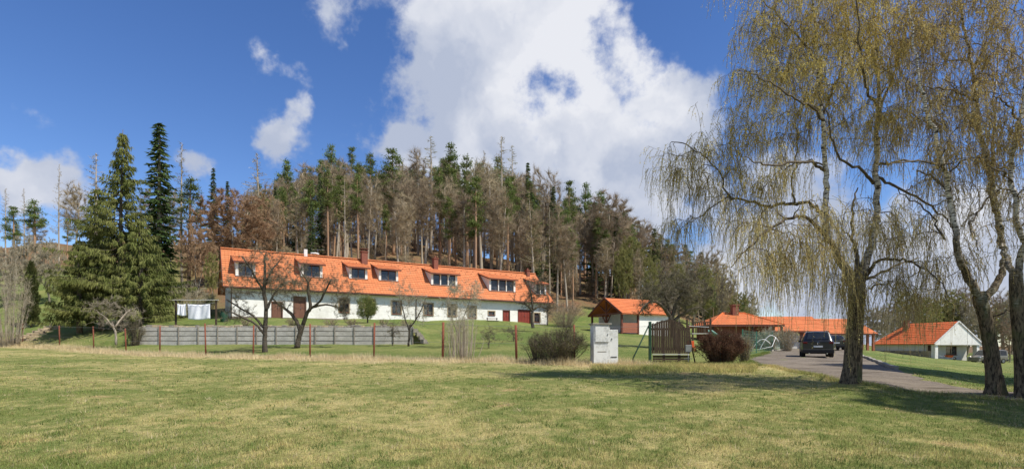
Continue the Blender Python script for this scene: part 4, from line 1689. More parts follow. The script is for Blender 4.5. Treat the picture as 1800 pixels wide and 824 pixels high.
def make_car(name, label, loc, rz, paint, secs, w, zb, wheel_y, wheel_r, rear, sides, screen, lamps, extras=True):
    """secs: (y, half width factor, belt z, roof half width, top z) from tail to nose."""
    o = thing(name, label, 'car', loc, rz)
    prof = []
    for y, k, zbelt, wr, zt in secs:
        ww = w * k
        low = zb + (.12 if abs(y) > abs(secs[-1][0]) - .25 else 0)
        half = [(0, low), (.78 * ww, low), (.95 * ww, low + .10), (ww, low + .38), (ww * .985, zbelt), ((ww * .96 + wr) / 2, zbelt + .52 * (zt - zbelt)), (wr, zt - .06), (wr * .86, zt), (0, zt + .015)]
        ring = [(x, y, z) for x, z in half] + [(-x, y, z) for x, z in half[-2:0:-1]]
        prof.append(ring)
    n = len(prof[0])
    V = np.array(prof).reshape(-1, 3)
    g = Geo()
    i = np.arange(len(prof) - 1)[:, None] * n
    j = np.arange(n)[None, :]
    F = np.stack([i + j, i + (j + 1) % n, i + n + (j + 1) % n, i + n + j], -1).reshape(-1, 4)
    g.add(V, F)
    g.f.setdefault(n, []).append(np.array([list(range(n))[::-1], [(len(prof) - 1) * n + q for q in range(n)]]))
    body = g.build('body', MATS[paint], o, True)
    m = body.modifiers.new('crease', 'EDGE_SPLIT')
    m.split_angle = R(38)

    def at(y):
        ys = [s[0] for s in secs]
        return [np.interp(y, ys, [s[q] for s in secs]) for q in range(1, 5)]

    def side_pt(s, y, t, off=.012):
        k, zbelt, wr, zt = at(y)
        x = (w * k * .985) * (1 - t) + wr * t
        z = zbelt * (1 - t) + (zt - .06) * t
        return (s * (x + off), y, z + off * .4)
    for s in (-1, 1):
        for y0, y1, y2, y3 in sides:      # lower edge y0..y1, upper edge y2..y3
            pts = [side_pt(s, y0, .06), side_pt(s, y1, .06), side_pt(s, y3, .93), side_pt(s, y2, .93)]
            Geo().prism(pts if s > 0 else pts[::-1], (s * .006, 0, 0)).build('side_window', MATS['car_glass'], o)
    for part, (yb, yt, xb, xt), off in (('rear_window', rear, -1), ('windscreen', screen, 1)):
        kb, kt = at(yb), at(yt)
        pts = [(-xb, yb, kb[3] + .02), (xb, yb, kb[3] + .02), (xt, yt, kt[3] + .02), (-xt, yt, kt[3] + .02)]
        pts = [(p[0], p[1] + off * .018, p[2]) for p in pts]
        Geo().prism(pts if off < 0 else pts[::-1], (0, off * .006, .006)).build(part, MATS['car_glass'], o)
    yr, yf = secs[0][0], secs[-1][0]
    bw = w * .97
    b = Geo()
    b.prism([(-bw, yr - .07, zb + .05), (bw, yr - .07, zb + .05), (bw, yr - .09, zb + .30), (-bw, yr - .09, zb + .30)], (0, .3, 0))
    bevel(b.build('rear_bumper', MATS['black_plastic'], o), .04)
    b = Geo()
    b.prism([(-bw, yf - .2, zb + .05), (bw, yf - .2, zb + .05), (bw, yf - .2, zb + .34), (-bw, yf - .2, zb + .34)], (0, .3, 0))
    bevel(b.build('front_bumper', MATS[paint], o), .04)
    for s in (-1, 1):
        x = s * w * .80
        z = lamps
        q = Geo().box(x - .13, x + .13, yr - .03, yr + .2, z - .065, z + .065).build('tail_light', MATS['tail_lamp'], o)
        bevel(q, .03)
        bevel(Geo().box(x - .17, x + .17, yf - .22, yf - .01, z - .18, z - .02).build('headlight', MATS['head_lamp'], o), .03)
        k = at(screen[0] - .35)
        mir = Geo().box(s * (w + .03) - .09, s * (w + .03) + .09, screen[0] - .42, screen[0] - .32, k[1] + .02, k[1] + .17).build('mirror', MATS[paint], o)
        bevel(mir, .03)
        for yy in (.45, -.6):
            Geo().box(s * w - .012, s * w + .012, yy, yy + .18, lamps - .05, lamps - .02).build('door_handle', MATS[paint], o)
    pl = Geo().box(-.26, .26, yr - .045, yr - .012, zb + .42, zb + .53).build('number_plate', MATS['plate_white'], o)
    ring = [(.055 * math.cos(a), yr - .05, zb + .70 + .055 * math.sin(a)) for a in np.linspace(0, 6.283, 17)]
    Geo().tube(ring, .009, 5).build('badge', MATS['chrome'], o)
    if extras:
        Geo().tube([(-.02, rear[0] - .06, at(rear[0])[3] + .05), (.2, rear[0] + .03, at(rear[0])[3] + .12)], .012, 5).build('rear_wiper', MATS['black_plastic'], o)
        for s in (-1, 1):
            Geo().tube([(s * .58, secs[2][0] + .2, secs[3][4] + .05), (s * .58, secs[3][0] + 1.7, secs[3][4] + .07)], .02, 6).build('roof_rail', MATS['chrome'], o)
            Geo().tube([(s * .5, yr - .10, zb + .02), (s * .5, yr + .2, zb + .02)], .04, 8).build('exhaust', MATS['chrome'], o)
    for yy in wheel_y:
        for s in (-1, 1):
            x = s * (w - .12)
            th = np.linspace(0, 2 * math.pi, 21)[:-1]
            g = Geo()
            prof2 = [(.115, wheel_r * .60), (.12, wheel_r * .92), (.09, wheel_r), (-.09, wheel_r), (-.12, wheel_r * .92), (-.115, wheel_r * .60)]
            V = np.array([[(x + a, yy + r * math.cos(t), wheel_r + r * math.sin(t)) for t in th] for a, r in prof2]).reshape(-1, 3)
            n = 20
            i = np.arange(5)[:, None] * n
            j = np.arange(n)[None, :]
            g.add(V, np.stack([i + j, i + (j + 1) % n, i + n + (j + 1) % n, i + n + j], -1).reshape(-1, 4))
            wh = g.build('wheel', MATS['rubber'], o, True)
            rim = Geo()
            rim.tube([(x - .06, yy, wheel_r), (x + .06, yy, wheel_r)], wheel_r * .26, 12)
            for q in range(5):
                a = q * 6.283 / 5
                rim.beam((x + s * .08, yy, wheel_r), (x + s * .08, yy + math.cos(a) * wheel_r * .6, wheel_r + math.sin(a) * wheel_r * .6), .05, .07)
            rim.tube([(x + s * .075, yy + math.cos(a) * wheel_r * .6, wheel_r + math.sin(a) * wheel_r * .6) for a in np.linspace(0, 6.283, 21)], .03, 5)
            rim.build('rim', MATS['metal_grey'], wh)
    return o


suv_secs = [(-2.28, .94, .98, .78, 1.04), (-2.20, .98, 1.0, .76, 1.16), (-1.86, 1.0, 1.02, .68, 1.66), (-1.45, 1.0, 1.02, .66, 1.70), (.2, 1.0, 1.0, .66, 1.72),
            (.55, 1.0, 1.0, .68, 1.66), (1.25, .99, .99, .80, 1.05), (1.9, .96, .93, .76, .97), (2.25, .88, .80, .70, .84)]
car_at = on(1434, 37)
make_car('parked_car', 'black estate off-roader parked on the drive, seen from behind', car_at, R(-26), 'paint_black', suv_secs, .93, .24, (-1.35, 1.35), .36,
         (-2.2, -1.9, .64, .54), [(-1.9, -1.05, -1.55, -1.05), (-.97, .0, -.97, .0), (.08, 1.0, .08, .55)], (1.22, .6, .70, .60), .95)
hb_secs = [(-1.95, .93, .88, .72, .95), (-1.85, .97, .9, .70, 1.05), (-1.5, 1.0, .92, .60, 1.40), (-1.1, 1.0, .92, .58, 1.44), (.2, 1.0, .90, .58, 1.46),
           (.5, 1.0, .90, .60, 1.40), (1.1, .99, .88, .70, .93), (1.6, .96, .80, .66, .84), (1.95, .86, .70, .60, .72)]
p2 = hit(1463, 614.5, 60)
make_car('parked_car', 'small dark hatchback parked in front of the white garage doors', (p2.x, p2.y, p2.z), R(-20), 'paint_dark', hb_secs, .84, .22, (-1.2, 1.2), .31,
         (-1.85, -1.52, .58, .48), [(-1.5, -.85, -1.25, -.85), (-.78, .05, -.78, .05), (.12, .85, .12, .45)], (1.08, .55, .62, .52), .85, False)
van_secs = [(-2.0, .95, .98, .74, 1.50), (-1.92, .98, 1.0, .74, 1.72), (-1.5, 1.0, 1.02, .72, 1.80), (.3, 1.0, 1.0, .72, 1.80), (.75, 1.0, 1.0, .72, 1.72),
            (1.3, .98, .98, .78, 1.08), (1.75, .95, .92, .72, .98), (2.05, .86, .78, .66, .80)]
p3 = on(1737, 72)
make_car('parked_van', 'beige compact van parked beside the white gable house', p3, R(94), 'paint_beige', van_secs, .86, .22, (-1.3, 1.3), .32,
         (-1.99, -1.93, .62, .58), [(-1.8, -1.0, -1.8, -1.0), (-.92, .0, -.92, .0), (.08, 1.0, .08, .65)], (1.26, .8, .68, .62), .9, False)


# ------------------------------------------------------------------ wire fence along the meadow
def wire_fence():
    o = thing('wire_fence', 'long wire mesh fence on rusty red posts along the meadow edge', 'fence', (0, 0, 0))
    rs = random.Random(7)
    tops = {222: 577, 281: 572, 362: 568, 445: 571, 545: 569, 657: 567, 778: 566, 908: 571}
    ends = []
    for px, Y in FENCE[:-1]:
        b = on(px, Y)
        top = EYE - (tops[px] - HY) / FPX * Y if px in tops else b.z + 1.62
        lean = (rs.uniform(-.05, .05), rs.uniform(-.05, .05))
        r = .042 if px not in (778, 908) else .055
        Geo().tube([(b.x, b.y, b.z - .3), (b.x + lean[0], b.y + lean[1], top)], r, 8).build('post', MATS['rust'], o, True)
        ends.append((Vector((b.x, b.y, b.z)), Vector((b.x + lean[0], b.y + lean[1], top - .05))))
    e = on(1142, 22)
    ends.append((e, e + Vector((0, 0, 1.6))))
    for (b0, t0), (b1, t1) in zip(ends[:-1], ends[1:]):
        for k, r in ((.99, .006), (.5, .004), (.06, .004)):
            p = [b0.lerp(t0, k), (b0.lerp(t0, k) + b1.lerp(t1, k)) / 2 - Vector((0, 0, .03)), b1.lerp(t1, k)]
            Geo().tube(p, r, 4).build('strand', MATS['metal_grey'], o)
        # chain-link: diagonal wires both ways
        L = (b1 - b0).length
        hgt = .95
        n = int(L / .10)
        V = []
        for s in (1, -1):
            for q in range(-12, n + 12):
                ua, ub = q / n, (q + s * 12) / n
                k0, k1 = 0.0, 1.0
                if ua < 0 or ua > 1 or ub < 0 or ub > 1:
                    lo, hi = sorted((ua, ub))
                    if hi <= 0 or lo >= 1:
                        continue
                    ca, cb = min(max(ua, 0), 1), min(max(ub, 0), 1)
                    k0, k1 = (ca - ua) / (ub - ua), (cb - ua) / (ub - ua)
                    ua, ub = ca, cb
                a = b0.lerp(b1, ua).lerp(t0.lerp(t1, ua), .06 + .92 * k0)
                b = b0.lerp(b1, ub).lerp(t0.lerp(t1, ub), .06 + .92 * k1)
                w = Vector((0, 0, .0022))
                V.append([a - w, a + w, b])
                V.append([a - w, b, b + w])
        Geo().tris(np.array([[tuple(p) for p in t] for t in V])).build('mesh_panel', MATS['rust'], o)


wire_fence()


# ------------------------------------------------------------------ electricity cabinet
def cabinet():
    Y = 21.5
    b = hit(1065, 643)
    Y = b.y
    m = Y / FPX
    o = thing('utility_cabinet', 'pale grey concrete electricity cabinet in two boxes at the meadow edge', 'utility cabinet', b, R(6))
    H, W, W2, H2 = 75 * m, 29 * m, 15.5 * m, 64 * m
    x0 = -22 * m
    bevel(Geo().box(x0, x0 + W, -.02, .55, -.4, H - .05).build('tall_box', MATS['cabinet_paint'], o), .012)
    bevel(Geo().box(x0 + W + .012, x0 + W + W2, .03, .5, -.4, H2).build('short_box', MATS['cabinet_paint'], o), .012)
    bevel(Geo().box(x0 - .06, x0 + W + .06, -.09, .62, H - .05, H).build('cover_slab', MATS['concrete'], o), .01)
    d = bevel(Geo().box(x0 + .06, x0 + W - .05, -.05, -.022, H * .56, H - .09).build('door', MATS['cabinet_paint'], o), .006)
    Geo().box(x0 + .07, x0 + W - .06, -.053, -.0505, H * .56 - .012, H * .56 - .002).build('door_gap', MATS['black_plastic'], d)
    Geo().box(x0 + W - .11, x0 + W - .085, -.075, -.051, H * .72, H * .76).build('lock', MATS['metal_grey'], d)
    bevel(Geo().box(x0 + .16, x0 + W - .14, -.03, -.021, H * .33, H * .345).build('joint_strip', MATS['concrete'], o), .003)
    Geo().box(x0 + W + .05, x0 + W + W2 - .05, .012, .029, H2 * .24, H2 * .26).build('joint_strip', MATS['black_plastic'], o)
    Geo().box(x0 + W + .08, x0 + W + .11, .0, .029, H2 * .72, H2 * .77).build('lock', MATS['metal_grey'], o)
    return o


cabinet()


# ------------------------------------------------------------------ arched board gate, its steel post
def gate():
    b = hit(1180, 638)
    Y = b.y
    m = Y / FPX
    o = thing('board_gate', 'dark brown arched gate of upright boards beside the cabinet', 'gate', b, R(-4))
    x0, x1 = -34 * m, 33 * m
    n = 17
    w = (x1 - x0) / n
    base = 17 * m
    me = {}
    rs = random.Random(2)
    for k in range(n):
        xa, xb = x0 + k * w + .005, x0 + (k + 1) * w - .006
        q = lambda x: 77 * m - .50 * ((x + 2 * m) / (x1)) ** 2 * (1.0 if x > 0 else .45)
        off = rs.uniform(-.012, .012)
        rg = rs.uniform(-.035, .02)
        bd = Geo().prism([(xa, off, base), (xb, off, base), (xb, off, q(xb) + rg), (xa, off, q(xa) + rg)], (0, .022, 0)).build('board', MATS['wood_dark'], o)
    Geo().box(x0, x1, .04, .085, base + .14, base + .23).build('rail', MATS['wood_dark'], o)
    Geo().box(x0, x1, .04, .085, 58 * m, 58 * m + .09).build('rail', MATS['wood_dark'], o)
    Geo().box(x0 + .03, x1 - .06, -.045, -.015, 14.5 * m, 16.4 * m).build('ledge', MATS['wood_grey'], o)
    for k in range(3):
        Geo().box(x0 + .05, x1 - .02, .0, .03, .02 + k * .11, .115 + k * .11).build('kick_board', MATS['wood_dark'], o)
    for x in (x0 + .55, x1 - .45):
        Geo().box(x - .05, x + .05, .09, .17, -.3, 60 * m).build('stile', MATS['wood_dark'], o)
    arch = [(x0 + .0 + t * (x1 - x0), .01, 77 * m + .02 - .50 * ((x0 + t * (x1 - x0) + 2 * m) / x1) ** 2 * (1.0 if x0 + t * (x1 - x0) > 0 else .45)) for t in np.linspace(0, 1, 15)]
    Geo().tube([(x, .05, z - .10) for x, _, z in arch], .022, 6).build('top_rail', MATS['wood_dark'], o)
    p = thing('gate_post', 'green steel gate post with a sloping brace left of the gate', 'post', (b.x - 37.5 * m, b.y, b.z))
    bevel(Geo().box(-.055, .055, -.055, .055, -.4, 73 * m).build('post', MATS['green_steel'], p), .01)
    Geo().tube([(-.05, 0, 66 * m), (-29 * m, .05, 9 * m), (-30.5 * m, .05, -.15)], .032, 8).build('brace', MATS['green_steel'], p, True)
    p2 = thing('leaning_post', 'thin dark leaning post right of the board gate', 'post', (b.x + 45 * m, b.y + .1, b.z))
    Geo().tube([(0, 0, -.2), (-.18, .1, .8), (-.30, .1, 1.66)], .03, 8).build('pole', MATS['wood_dark'], p2, True)
    Geo().tube([(-.30, .1, 1.62), (.7, .4, 1.58)], .012, 5).build('wire', MATS['metal_grey'], p2)
    s = thing('small_post_box', 'small grey box on a thin pole in front of the gate', 'post box', (b.x + 24 * m, b.y - .45, g1(b.x + 24 * m, b.y - .45)))
    Geo().tube([(0, 0, -.2), (0, 0, .52)], .018, 8).build('pole', MATS['metal_grey'], s, True)
    bevel(Geo().box(-.13, .13, -.05, .05, .50, .80).build('box', MATS['metal_grey'], s), .01)
    Geo().box(-.18, .16, -.015, .015, .20, .225).build('cross_bar', MATS['metal_grey'], s)


gate()


# ------------------------------------------------------------------ washing line
def laundry():
    Y = 44.0
    z0 = 3.2
    q = lambda px, py, dy=0: P(px, py, Y + dy)
    a, b = q(308, 527), q(380, 527)
    o = thing('washing_line', 'wooden washing line frame with two posts by the white house', 'washing line', (a.x, Y, z0))
    L = b.x - a.x
    H = a.z - z0
    Geo().box(-.25, L + .2, -.03, .03, H - .02, H + .03).build('cross_bar', MATS['wood_grey'], o)
    for x in (0, L - .05):
        Geo().box(x - .06, x + .06, .03, .14, -.6, H - .02).build('post', MATS['wood_dark'], o)
    for k in range(2):
        Geo().tube([(.05, -.0 - .1 * k, H - .28), (L / 2, -.1 * k, H - .34), (L - .1, -.1 * k, H - .25)], .008, 5).build('line', MATS['metal_grey'], o)

    def cloth(name, label, x0, x1, z1, z0_, seed, y):
        n, m = 26, 12
        rs = np.random.RandomState(seed)
        U, W = np.meshgrid(np.linspace(0, 1, n), np.linspace(0, 1, m), indexing='ij')
        sag = .06 * np.sin(np.pi * U)
        X = x0 + (x1 - x0) * U
        Z = z1 - sag - (z1 - z0_) * W - .04 * np.sin(2.2 * U + seed) * W
        Yv = y + .05 * np.sin(U * 11 + seed) * (.3 + W) + .03 * np.sin(U * 23 + 3 * W)
        V = np.stack([X, Yv, Z], -1).reshape(-1, 3)
        i = np.arange(n - 1)[:, None] * m
        j = np.arange(m - 1)[None, :]
        F = np.stack([i + j, i + m + j, i + m + j + 1, i + j + 1], -1).reshape(-1, 4)
        g = Geo().add(V, F).build(name, MATS['linen'], None, True)
        s = g.modifiers.new('thick', 'SOLIDIFY')
        s.thickness = .012
        tag(g, label, 'laundry')
    c = q(330, 534)
    cloth('hanging_sheet', 'large white bed sheet on the washing line', c.x, q(370, 534).x, c.z, q(350, 560).z, 1, Y - .02)
    c = q(314, 534)
    cloth('hanging_cloth', 'smaller white cloth hanging left of the large sheet', c.x, q(329, 534).x, c.z, q(320, 554).z, 5, Y - .14)
    # green barrel by the house corner
    p = on(394, 46.5)
    g = Geo()
    g.tube([(0, 0, -.2), (0, 0, .1), (0, 0, .4), (0, 0, .7), (0, 0, .82)], [.27, .29, .31, .29, .27], 14)
    bar = thing('water_barrel', 'green water barrel at the left corner of the white house', 'barrel', p)
    g.build('barrel_body', MATS['green_steel'], bar, True)
    Geo().tube([(0, 0, .82), (0, 0, .86)], .29, 14).build('lid', MATS['green_steel'], bar)


laundry()


# ------------------------------------------------------------------ playground, green fence, climbing arches
pmat('slide_green', (.16, .34, .28), (.20, .40, .33), 4, .4)
pmat('fence_green', (.045, .15, .10), (.06, .18, .12), 4, .5)
pmat('orange_plastic', (.65, .12, .03), (.55, .10, .03), 4, .45)


def playground():
    b = on(1228, 38)
    o = thing('play_tower', 'wooden play tower with railed platform and pale green slide', 'play tower', (b.x, b.y, b.z - .05))
    for x in (-.62, .62):
        for y in (-.6, .6):
            Geo().box(x - .05, x + .05, y - .05, y + .05, -.2, 2.25).build('post', MATS['wood_dark'], o)
    Geo().box(-.68, .68, -.66, .66, 1.18, 1.24).build('platform', MATS['wood_grey'], o)
    for k in range(9):
        x = -.56 + k * .14
        Geo().box(x - .03, x + .03, -.64, -.615, 1.24, 1.95).build('baluster', MATS['wood_dark'], o)
    Geo().box(-.68, .68, -.66, -.60, 1.95, 2.02).build('hand_rail', MATS['wood_dark'], o)
    sl = Geo()
    t = np.linspace(0, 1, 12)
    pts = np.stack([.65 + 2.3 * t, 0 * t, 1.25 * (1 - t) ** 1.25 + .12], -1)
    V = []
    for p in pts:
        V += [(p[0], -.5, p[2] + .16), (p[0], -.48, p[2]), (p[0], -.05, p[2]), (p[0], -.03, p[2] + .16)]
    i = np.arange(11)[:, None] * 4
    j = np.arange(3)[None, :]
    sl.add(V, np.stack([i + j, i + 4 + j, i + 5 + j, i + 1 + j], -1).reshape(-1, 4))
    so = sl.build('slide', MATS['slide_green'], o, True)
    so.modifiers.new('t', 'SOLIDIFY').thickness = .03
    sw = on(1216, 37.2)
    s = thing('toy_seat', 'orange plastic toy seat below the play tower', 'toy', (sw.x, sw.y, sw.z))
    bevel(Geo().box(-.22, .22, -.18, .18, .18, .30).build('seat', MATS['orange_plastic'], s), .03)
    bevel(Geo().box(-.22, .22, .14, .2, .3, .66).build('backrest', MATS['orange_plastic'], s), .03)
    for x in (-.17, .17):
        for y in (-.14, .14):
            Geo().box(x - .02, x + .02, y - .02, y + .02, -.1, .18).build('leg', MATS['orange_plastic'], s)
    # green welded-mesh fence in front of the pavilion
    f = thing('green_mesh_fence', 'tall green wire mesh fence along the drive before the pavilion', 'fence', (0, 0, 0))
    line = [hit(1312, 625, 62), hit(1335, 620.5, 62), hit(1362, 615.5, 62), hit(1392, 610.5, 62)]
    line = [Vector((p.x - .25, p.y, p.z)) for p in line]
    for p in line:
        Geo().box(p.x - .03, p.x + .03, p.y - .03, p.y + .03, p.z - .3, p.z + 1.75).build('post', MATS['fence_green'], f)
    for a, c in zip(line[:-1], line[1:]):
        L = (c - a).length
        V = []
        n = int(L / .05)
        wd = (c - a).normalized() * .004
        for k in range(n):
            p = a.lerp(c, (k + .5) / n)
            V += [[p - wd, p + wd, p + wd + Vector((0, 0, 1.7))], [p - wd, p + wd + Vector((0, 0, 1.7)), p - wd + Vector((0, 0, 1.7))]]
        for k in range(9):
            h0 = Vector((0, 0, .05 + k * .2))
            h1 = h0 + Vector((0, 0, .012))
            V += [[a + h0, c + h0, c + h1], [a + h0, c + h1, a + h1]]
        Geo().tris(np.array([[tuple(p) for p in t] for t in V])).build('mesh_panel', MATS['fence_green'], f)
    c = on(1345, 46)
    ar = thing('climbing_frame', 'white bent-tube garden climbing frame behind the green fence', 'climbing frame', (c.x, c.y, c.z))
    for k, (x, h) in enumerate(((-.55, 1.0), (.35, 1.35))):
        t = np.linspace(0, 1, 14)
        pts = np.stack([x - .7 + 1.7 * t, .4 * k + 0 * t, .1 + h * np.sin(np.pi * t * .8) ** 1.0], -1)
        Geo().tube(pts, .035, 6).build('arch_tube', MATS['white_paint'], ar, True)
    Geo().tube([(-1.2, 0, .1), (.6, 0, .5), (1.1, .4, 1.3)], .03, 6).build('brace_tube', MATS['white_paint'], ar, True)


playground()


# ------------------------------------------------------------------ stone steps on the left, odds and ends
def steps():
    rs = random.Random(3)
    o = thing('stone_steps', 'worn sandstone garden steps at the far left edge', 'steps', on(62, 47))
    b = Vector(o.location)
    for k in range(7):
        p = on(48 + k * 9.5, 46.6 + k * .9)
        q = p - b
        bevel(Geo().obox((q.x, q.y, q.z + .02), (1.5, .55, .26), R(20 + rs.uniform(-6, 6))).build('step', MATS['stone_sand'], o), .03)
    for k in range(9):
        p = on(30 + k * 9, 46 + k * .6)
        q = p - b
        bevel(Geo().obox((q.x + rs.uniform(-.2, .2), q.y - .5, q.z + .02), (.6, .45, .3), rs.uniform(0, 3)).build('edge_stone', MATS['stone_sand'], o), .05)


steps()
# pale plastic crate and planks by the porch of the gable house
pc = on(1668, 71)
tr = thing('wheelbarrow', 'small orange wheelbarrow standing by the porch of the gable house', 'wheelbarrow', (pc.x, pc.y, pc.z))
Geo().add([(-.45, -.3, .65), (.45, -.3, .6), (.45, .3, .6), (-.45, .3, .65), (-.25, -.2, .35), (.25, -.2, .33), (.25, .2, .33), (-.25, .2, .35)],
          [(4, 5, 6, 7), (0, 4, 7, 3), (1, 2, 6, 5), (0, 1, 5, 4), (3, 7, 6, 2)]).build('tray', MATS['orange_plastic'], tr)
for y in (-.2, .2):
    Geo().tube([(-1.0, y * 1.4, .55), (-.3, y, .33), (.75, y * .3, .2)], .02, 6).build('handle', MATS['metal_grey'], tr)
    Geo().tube([(-.3, y, .33), (-.4, y, .0)], .02, 6).build('leg', MATS['metal_grey'], tr)
Geo().tube([(.75, -.05, .2), (.75, .05, .2)], .2, 14).build('wheel', MATS['rubber'], tr)
# ------------------------------------------------------------------ the forest on the hill
random.seed(11)
frs = np.random.RandomState(21)
K = {}
for i in range(3):
    K['pine%d' % i] = realise(proto_pine(40 + i, crown_from=(.55, .62, .50)[i]), 'pine')
for i in range(2):
    K['spruce%d' % i] = realise(proto_spruce(60 + i, R0=(1.75, 1.35)[i]), 'spruce')
for i in range(2):
    K['larch%d' % i] = realise(proto_larch(70 + i), 'larch')
K['larch_bare'] = realise(proto_larch(75, False), 'larch')
for i in range(3):
    K['bare%d' % i] = realise(proto_bare(80 + i, (0, 0, 6.8), (1.2, 1.2, 3.1), 3.4, 22, 150, 12, .6, .018, (('bark_pale', 'twig_brown'), ('bark_pale', 'twig_brown'), ('bark_pale', 'twig_brown'))[i], 1, .5, .5), 'bare')
K['beech'] = realise(proto_bare(90, (0, 0, 6.2), (2.6, 2.6, 3.7), 2.4, 34, 280, 17, .55, .016, ('bark_grey', 'twig_brown'), 2, .5, .6), 'beech')
K['beech1'] = realise(proto_bare(91, (0, 0, 6.4), (2.1, 2.1, 3.6), 2.8, 34, 280, 17, .55, .016, ('bark_pale', 'twig_brown'), 1, .5, .6), 'beech')
K['orange'] = realise(proto_bare(92, (0, 0, 6.0), (3.4, 3.4, 3.9), 2.0, 40, 340, 30, .42, .030, ('bark_grey', 'twig_orange'), 2), 'orange')
K['olive'] = realise(proto_bare(93, (0, 0, 6.0), (2.8, 2.8, 3.8), 2.0, 36, 300, 22, .36, .040, ('bark_grey', 'bud_olive')), 'olive')
K['grey'] = realise(proto_bare(94, (0, 0, 5.8), (2.9, 2.9, 4.0), 1.8, 36, 300, 22, .45, .028, ('bark_grey', 'twig_grey'), 2), 'grey')

NAMES = {'pine': 'pine_tree', 'spruce': 'spruce_tree', 'larch': 'larch_tree', 'bare': 'bare_tree', 'beech': 'beech_tree', 'orange': 'bare_tree', 'olive': 'budding_tree', 'grey': 'bare_tree'}


def nm(kind):
    for k, v in NAMES.items():
        if kind.startswith(k):
            return v


def stand(px, top, Y, kind, label, group=None, wide=1.0, lean=0.0, cat='tree'):
    b = on(px, Y)
    H = EYE - (top - HY) / FPX * Y - b.z
    return plant(nm(kind), K[kind], b, H, label, group, None, wide, cat, lean)


# trees that one can pick out against the sky
SKYLINE = [
    (280, 215, 66, 'spruce1', 'tall dark green spruce rising behind the big drooping spruce', 1.35),
    (320, 250, 72, 'larch0', 'slender yellowish larch right of the dark spruce', .9),
    (168, 268, 68, 'larch_bare', 'bare grey larch left of the big drooping spruce', 1.2),
    (332, 312, 70, 'pine0', 'bushy green pine between the dark spruce and the rusty-brown tree', 1.25),
    (375, 296, 92, 'spruce0', 'small dark spruce top above the rusty-brown round tree', .8),
    (400, 318, 94, 'spruce1', 'lower dark spruce tip just right of another above the rusty-brown tree', .9),
    (62, 352, 84, 'pine1', 'broad dark pine near the left edge beside the bare shrubs', 1.5),
    (25, 362, 86, 'pine2', 'dark pine at the far left edge of the hill', 1.4),
    (104, 288, 90, 'larch_bare', 'thin leafless larch against the white cloud at the left', .6),
    (10, 330, 92, 'larch_bare', 'leafless larch at the extreme left edge', .8),
    (42, 330, 95, 'larch_bare', 'small leafless larch over the broad dark pine', .7),
    (130, 318, 84, 'bare2', 'pale bare tree close left of the big drooping spruce', .9),
    (452, 268, 96, 'larch_bare', 'pale airy larch standing clear where the forest begins', 1.5),
    (505, 280, 98, 'pine0', 'dark pine at the left end of the forest skyline', 1.0),
    (540, 286, 96, 'bare0', 'reddish-brown bare tree in a gap of the skyline between two pines', 1.3),
    (584, 255, 100, 'pine1', 'tall pine with pointed top above the third dormer', 1.05),
    (617, 258, 102, 'pine2', 'narrow pine next right of the pointed pine above the dormers', .85),
    (609, 300, 92, 'bare2', 'pale forked bare tree in front of the pines above the third dormer', 1.2),
    (650, 268, 103, 'pine0', 'dark pine above the brick chimney with a red cap', .9),
    (692, 261, 101, 'pine2', 'broad dense pine right of the capped chimney', 1.35),
    (735, 258, 104, 'bare1', 'thin bare tree between the broad pine and the olive larch', 1.0),
    (757, 238, 102, 'larch1', 'tall olive-green larch, the highest top over the house roof', 1.35),
    (790, 252, 104, 'pine1', 'pine touching the right side of the tall olive larch', 1.1),
    (822, 274, 100, 'pine0', 'pine in the middle of the skyline left of the pale larches', 1.0),
    (851, 264, 104, 'larch_bare', 'thin pale larch left of the twin larches', .8),
    (882, 238, 101, 'larch0', 'left and taller of the twin pale larches on the skyline', 1.1),
    (900, 254, 102, 'larch1', 'right and lower of the twin pale larches on the skyline', 1.0),
    (928, 285, 100, 'spruce1', 'dark narrow spruce right of the twin larches', .75),
    (952, 290, 98, 'beech', 'wide bare beech with fine crown right of the narrow spruce', .95),
    (1000, 318, 106, 'pine2', 'first of three dark pines where the skyline starts to fall', 1.05),
    (1028, 322, 108, 'pine1', 'second of three dark pines where the skyline falls', 1.0),
    (1056, 334, 108, 'pine0', 'third of three dark pines where the skyline falls', 1.15),
    (1068, 336, 92, 'beech1', 'large bare brown beech above the open shed', 1.15),
    (1133, 383, 118, 'larch0', 'olive larch beyond the large bare beech', 1.3),
    (1112, 392, 114, 'larch1', 'shorter olive larch close behind the large bare beech', 1.2),
    (1160, 412, 122, 'spruce0', 'dark spruce right of the olive larches', 1.5),
    (1182, 428, 128, 'spruce1', 'small spruce next along the falling forest edge', 1.7),
    (1205, 430, 130, 'spruce0', 'spruce behind the hanging birch twigs', 1.5),
    (1232, 442, 130, 'spruce1', 'dense spruce left of the pavilion chimney, behind the birch', 1.8),
    (1258, 455, 134, 'spruce0', 'last spruce at the right end of the forest', 1.5),
]
for px, top, Y, kind, label, wide in SKYLINE:
    stand(px, top, Y, kind, label, 'trees on the forest skyline', wide)

# the mass of trunks below the skyline
sky_x = [430, 500, 585, 650, 755, 880, 930, 1000, 1060, 1110, 1150, 1200, 1260]
sky_y = [325, 300, 276, 285, 272, 275, 310, 338, 352, 390, 420, 445, 465]
LBL = {'pine': 'forest pine', 'bare': 'leafless forest tree', 'larch': 'olive larch', 'spruce': 'dark spruce'}
ZONES = [(470, 'behind the leftmost dormer'), (525, 'between the first two dormers'), (575, 'behind the second dormer'), (632, 'behind the third dormer'), (665, 'by the capped chimney'), (720, 'behind the fourth dormer'),
         (765, 'by the middle chimney'), (810, 'behind the fifth dormer'), (855, 'between the two wide dormers'), (905, 'behind the sixth dormer'), (945, 'by the small right chimney'), (985, 'beyond the right gable'),
         (1035, 'between the long house and the shed'), (1130, 'behind the shed')]


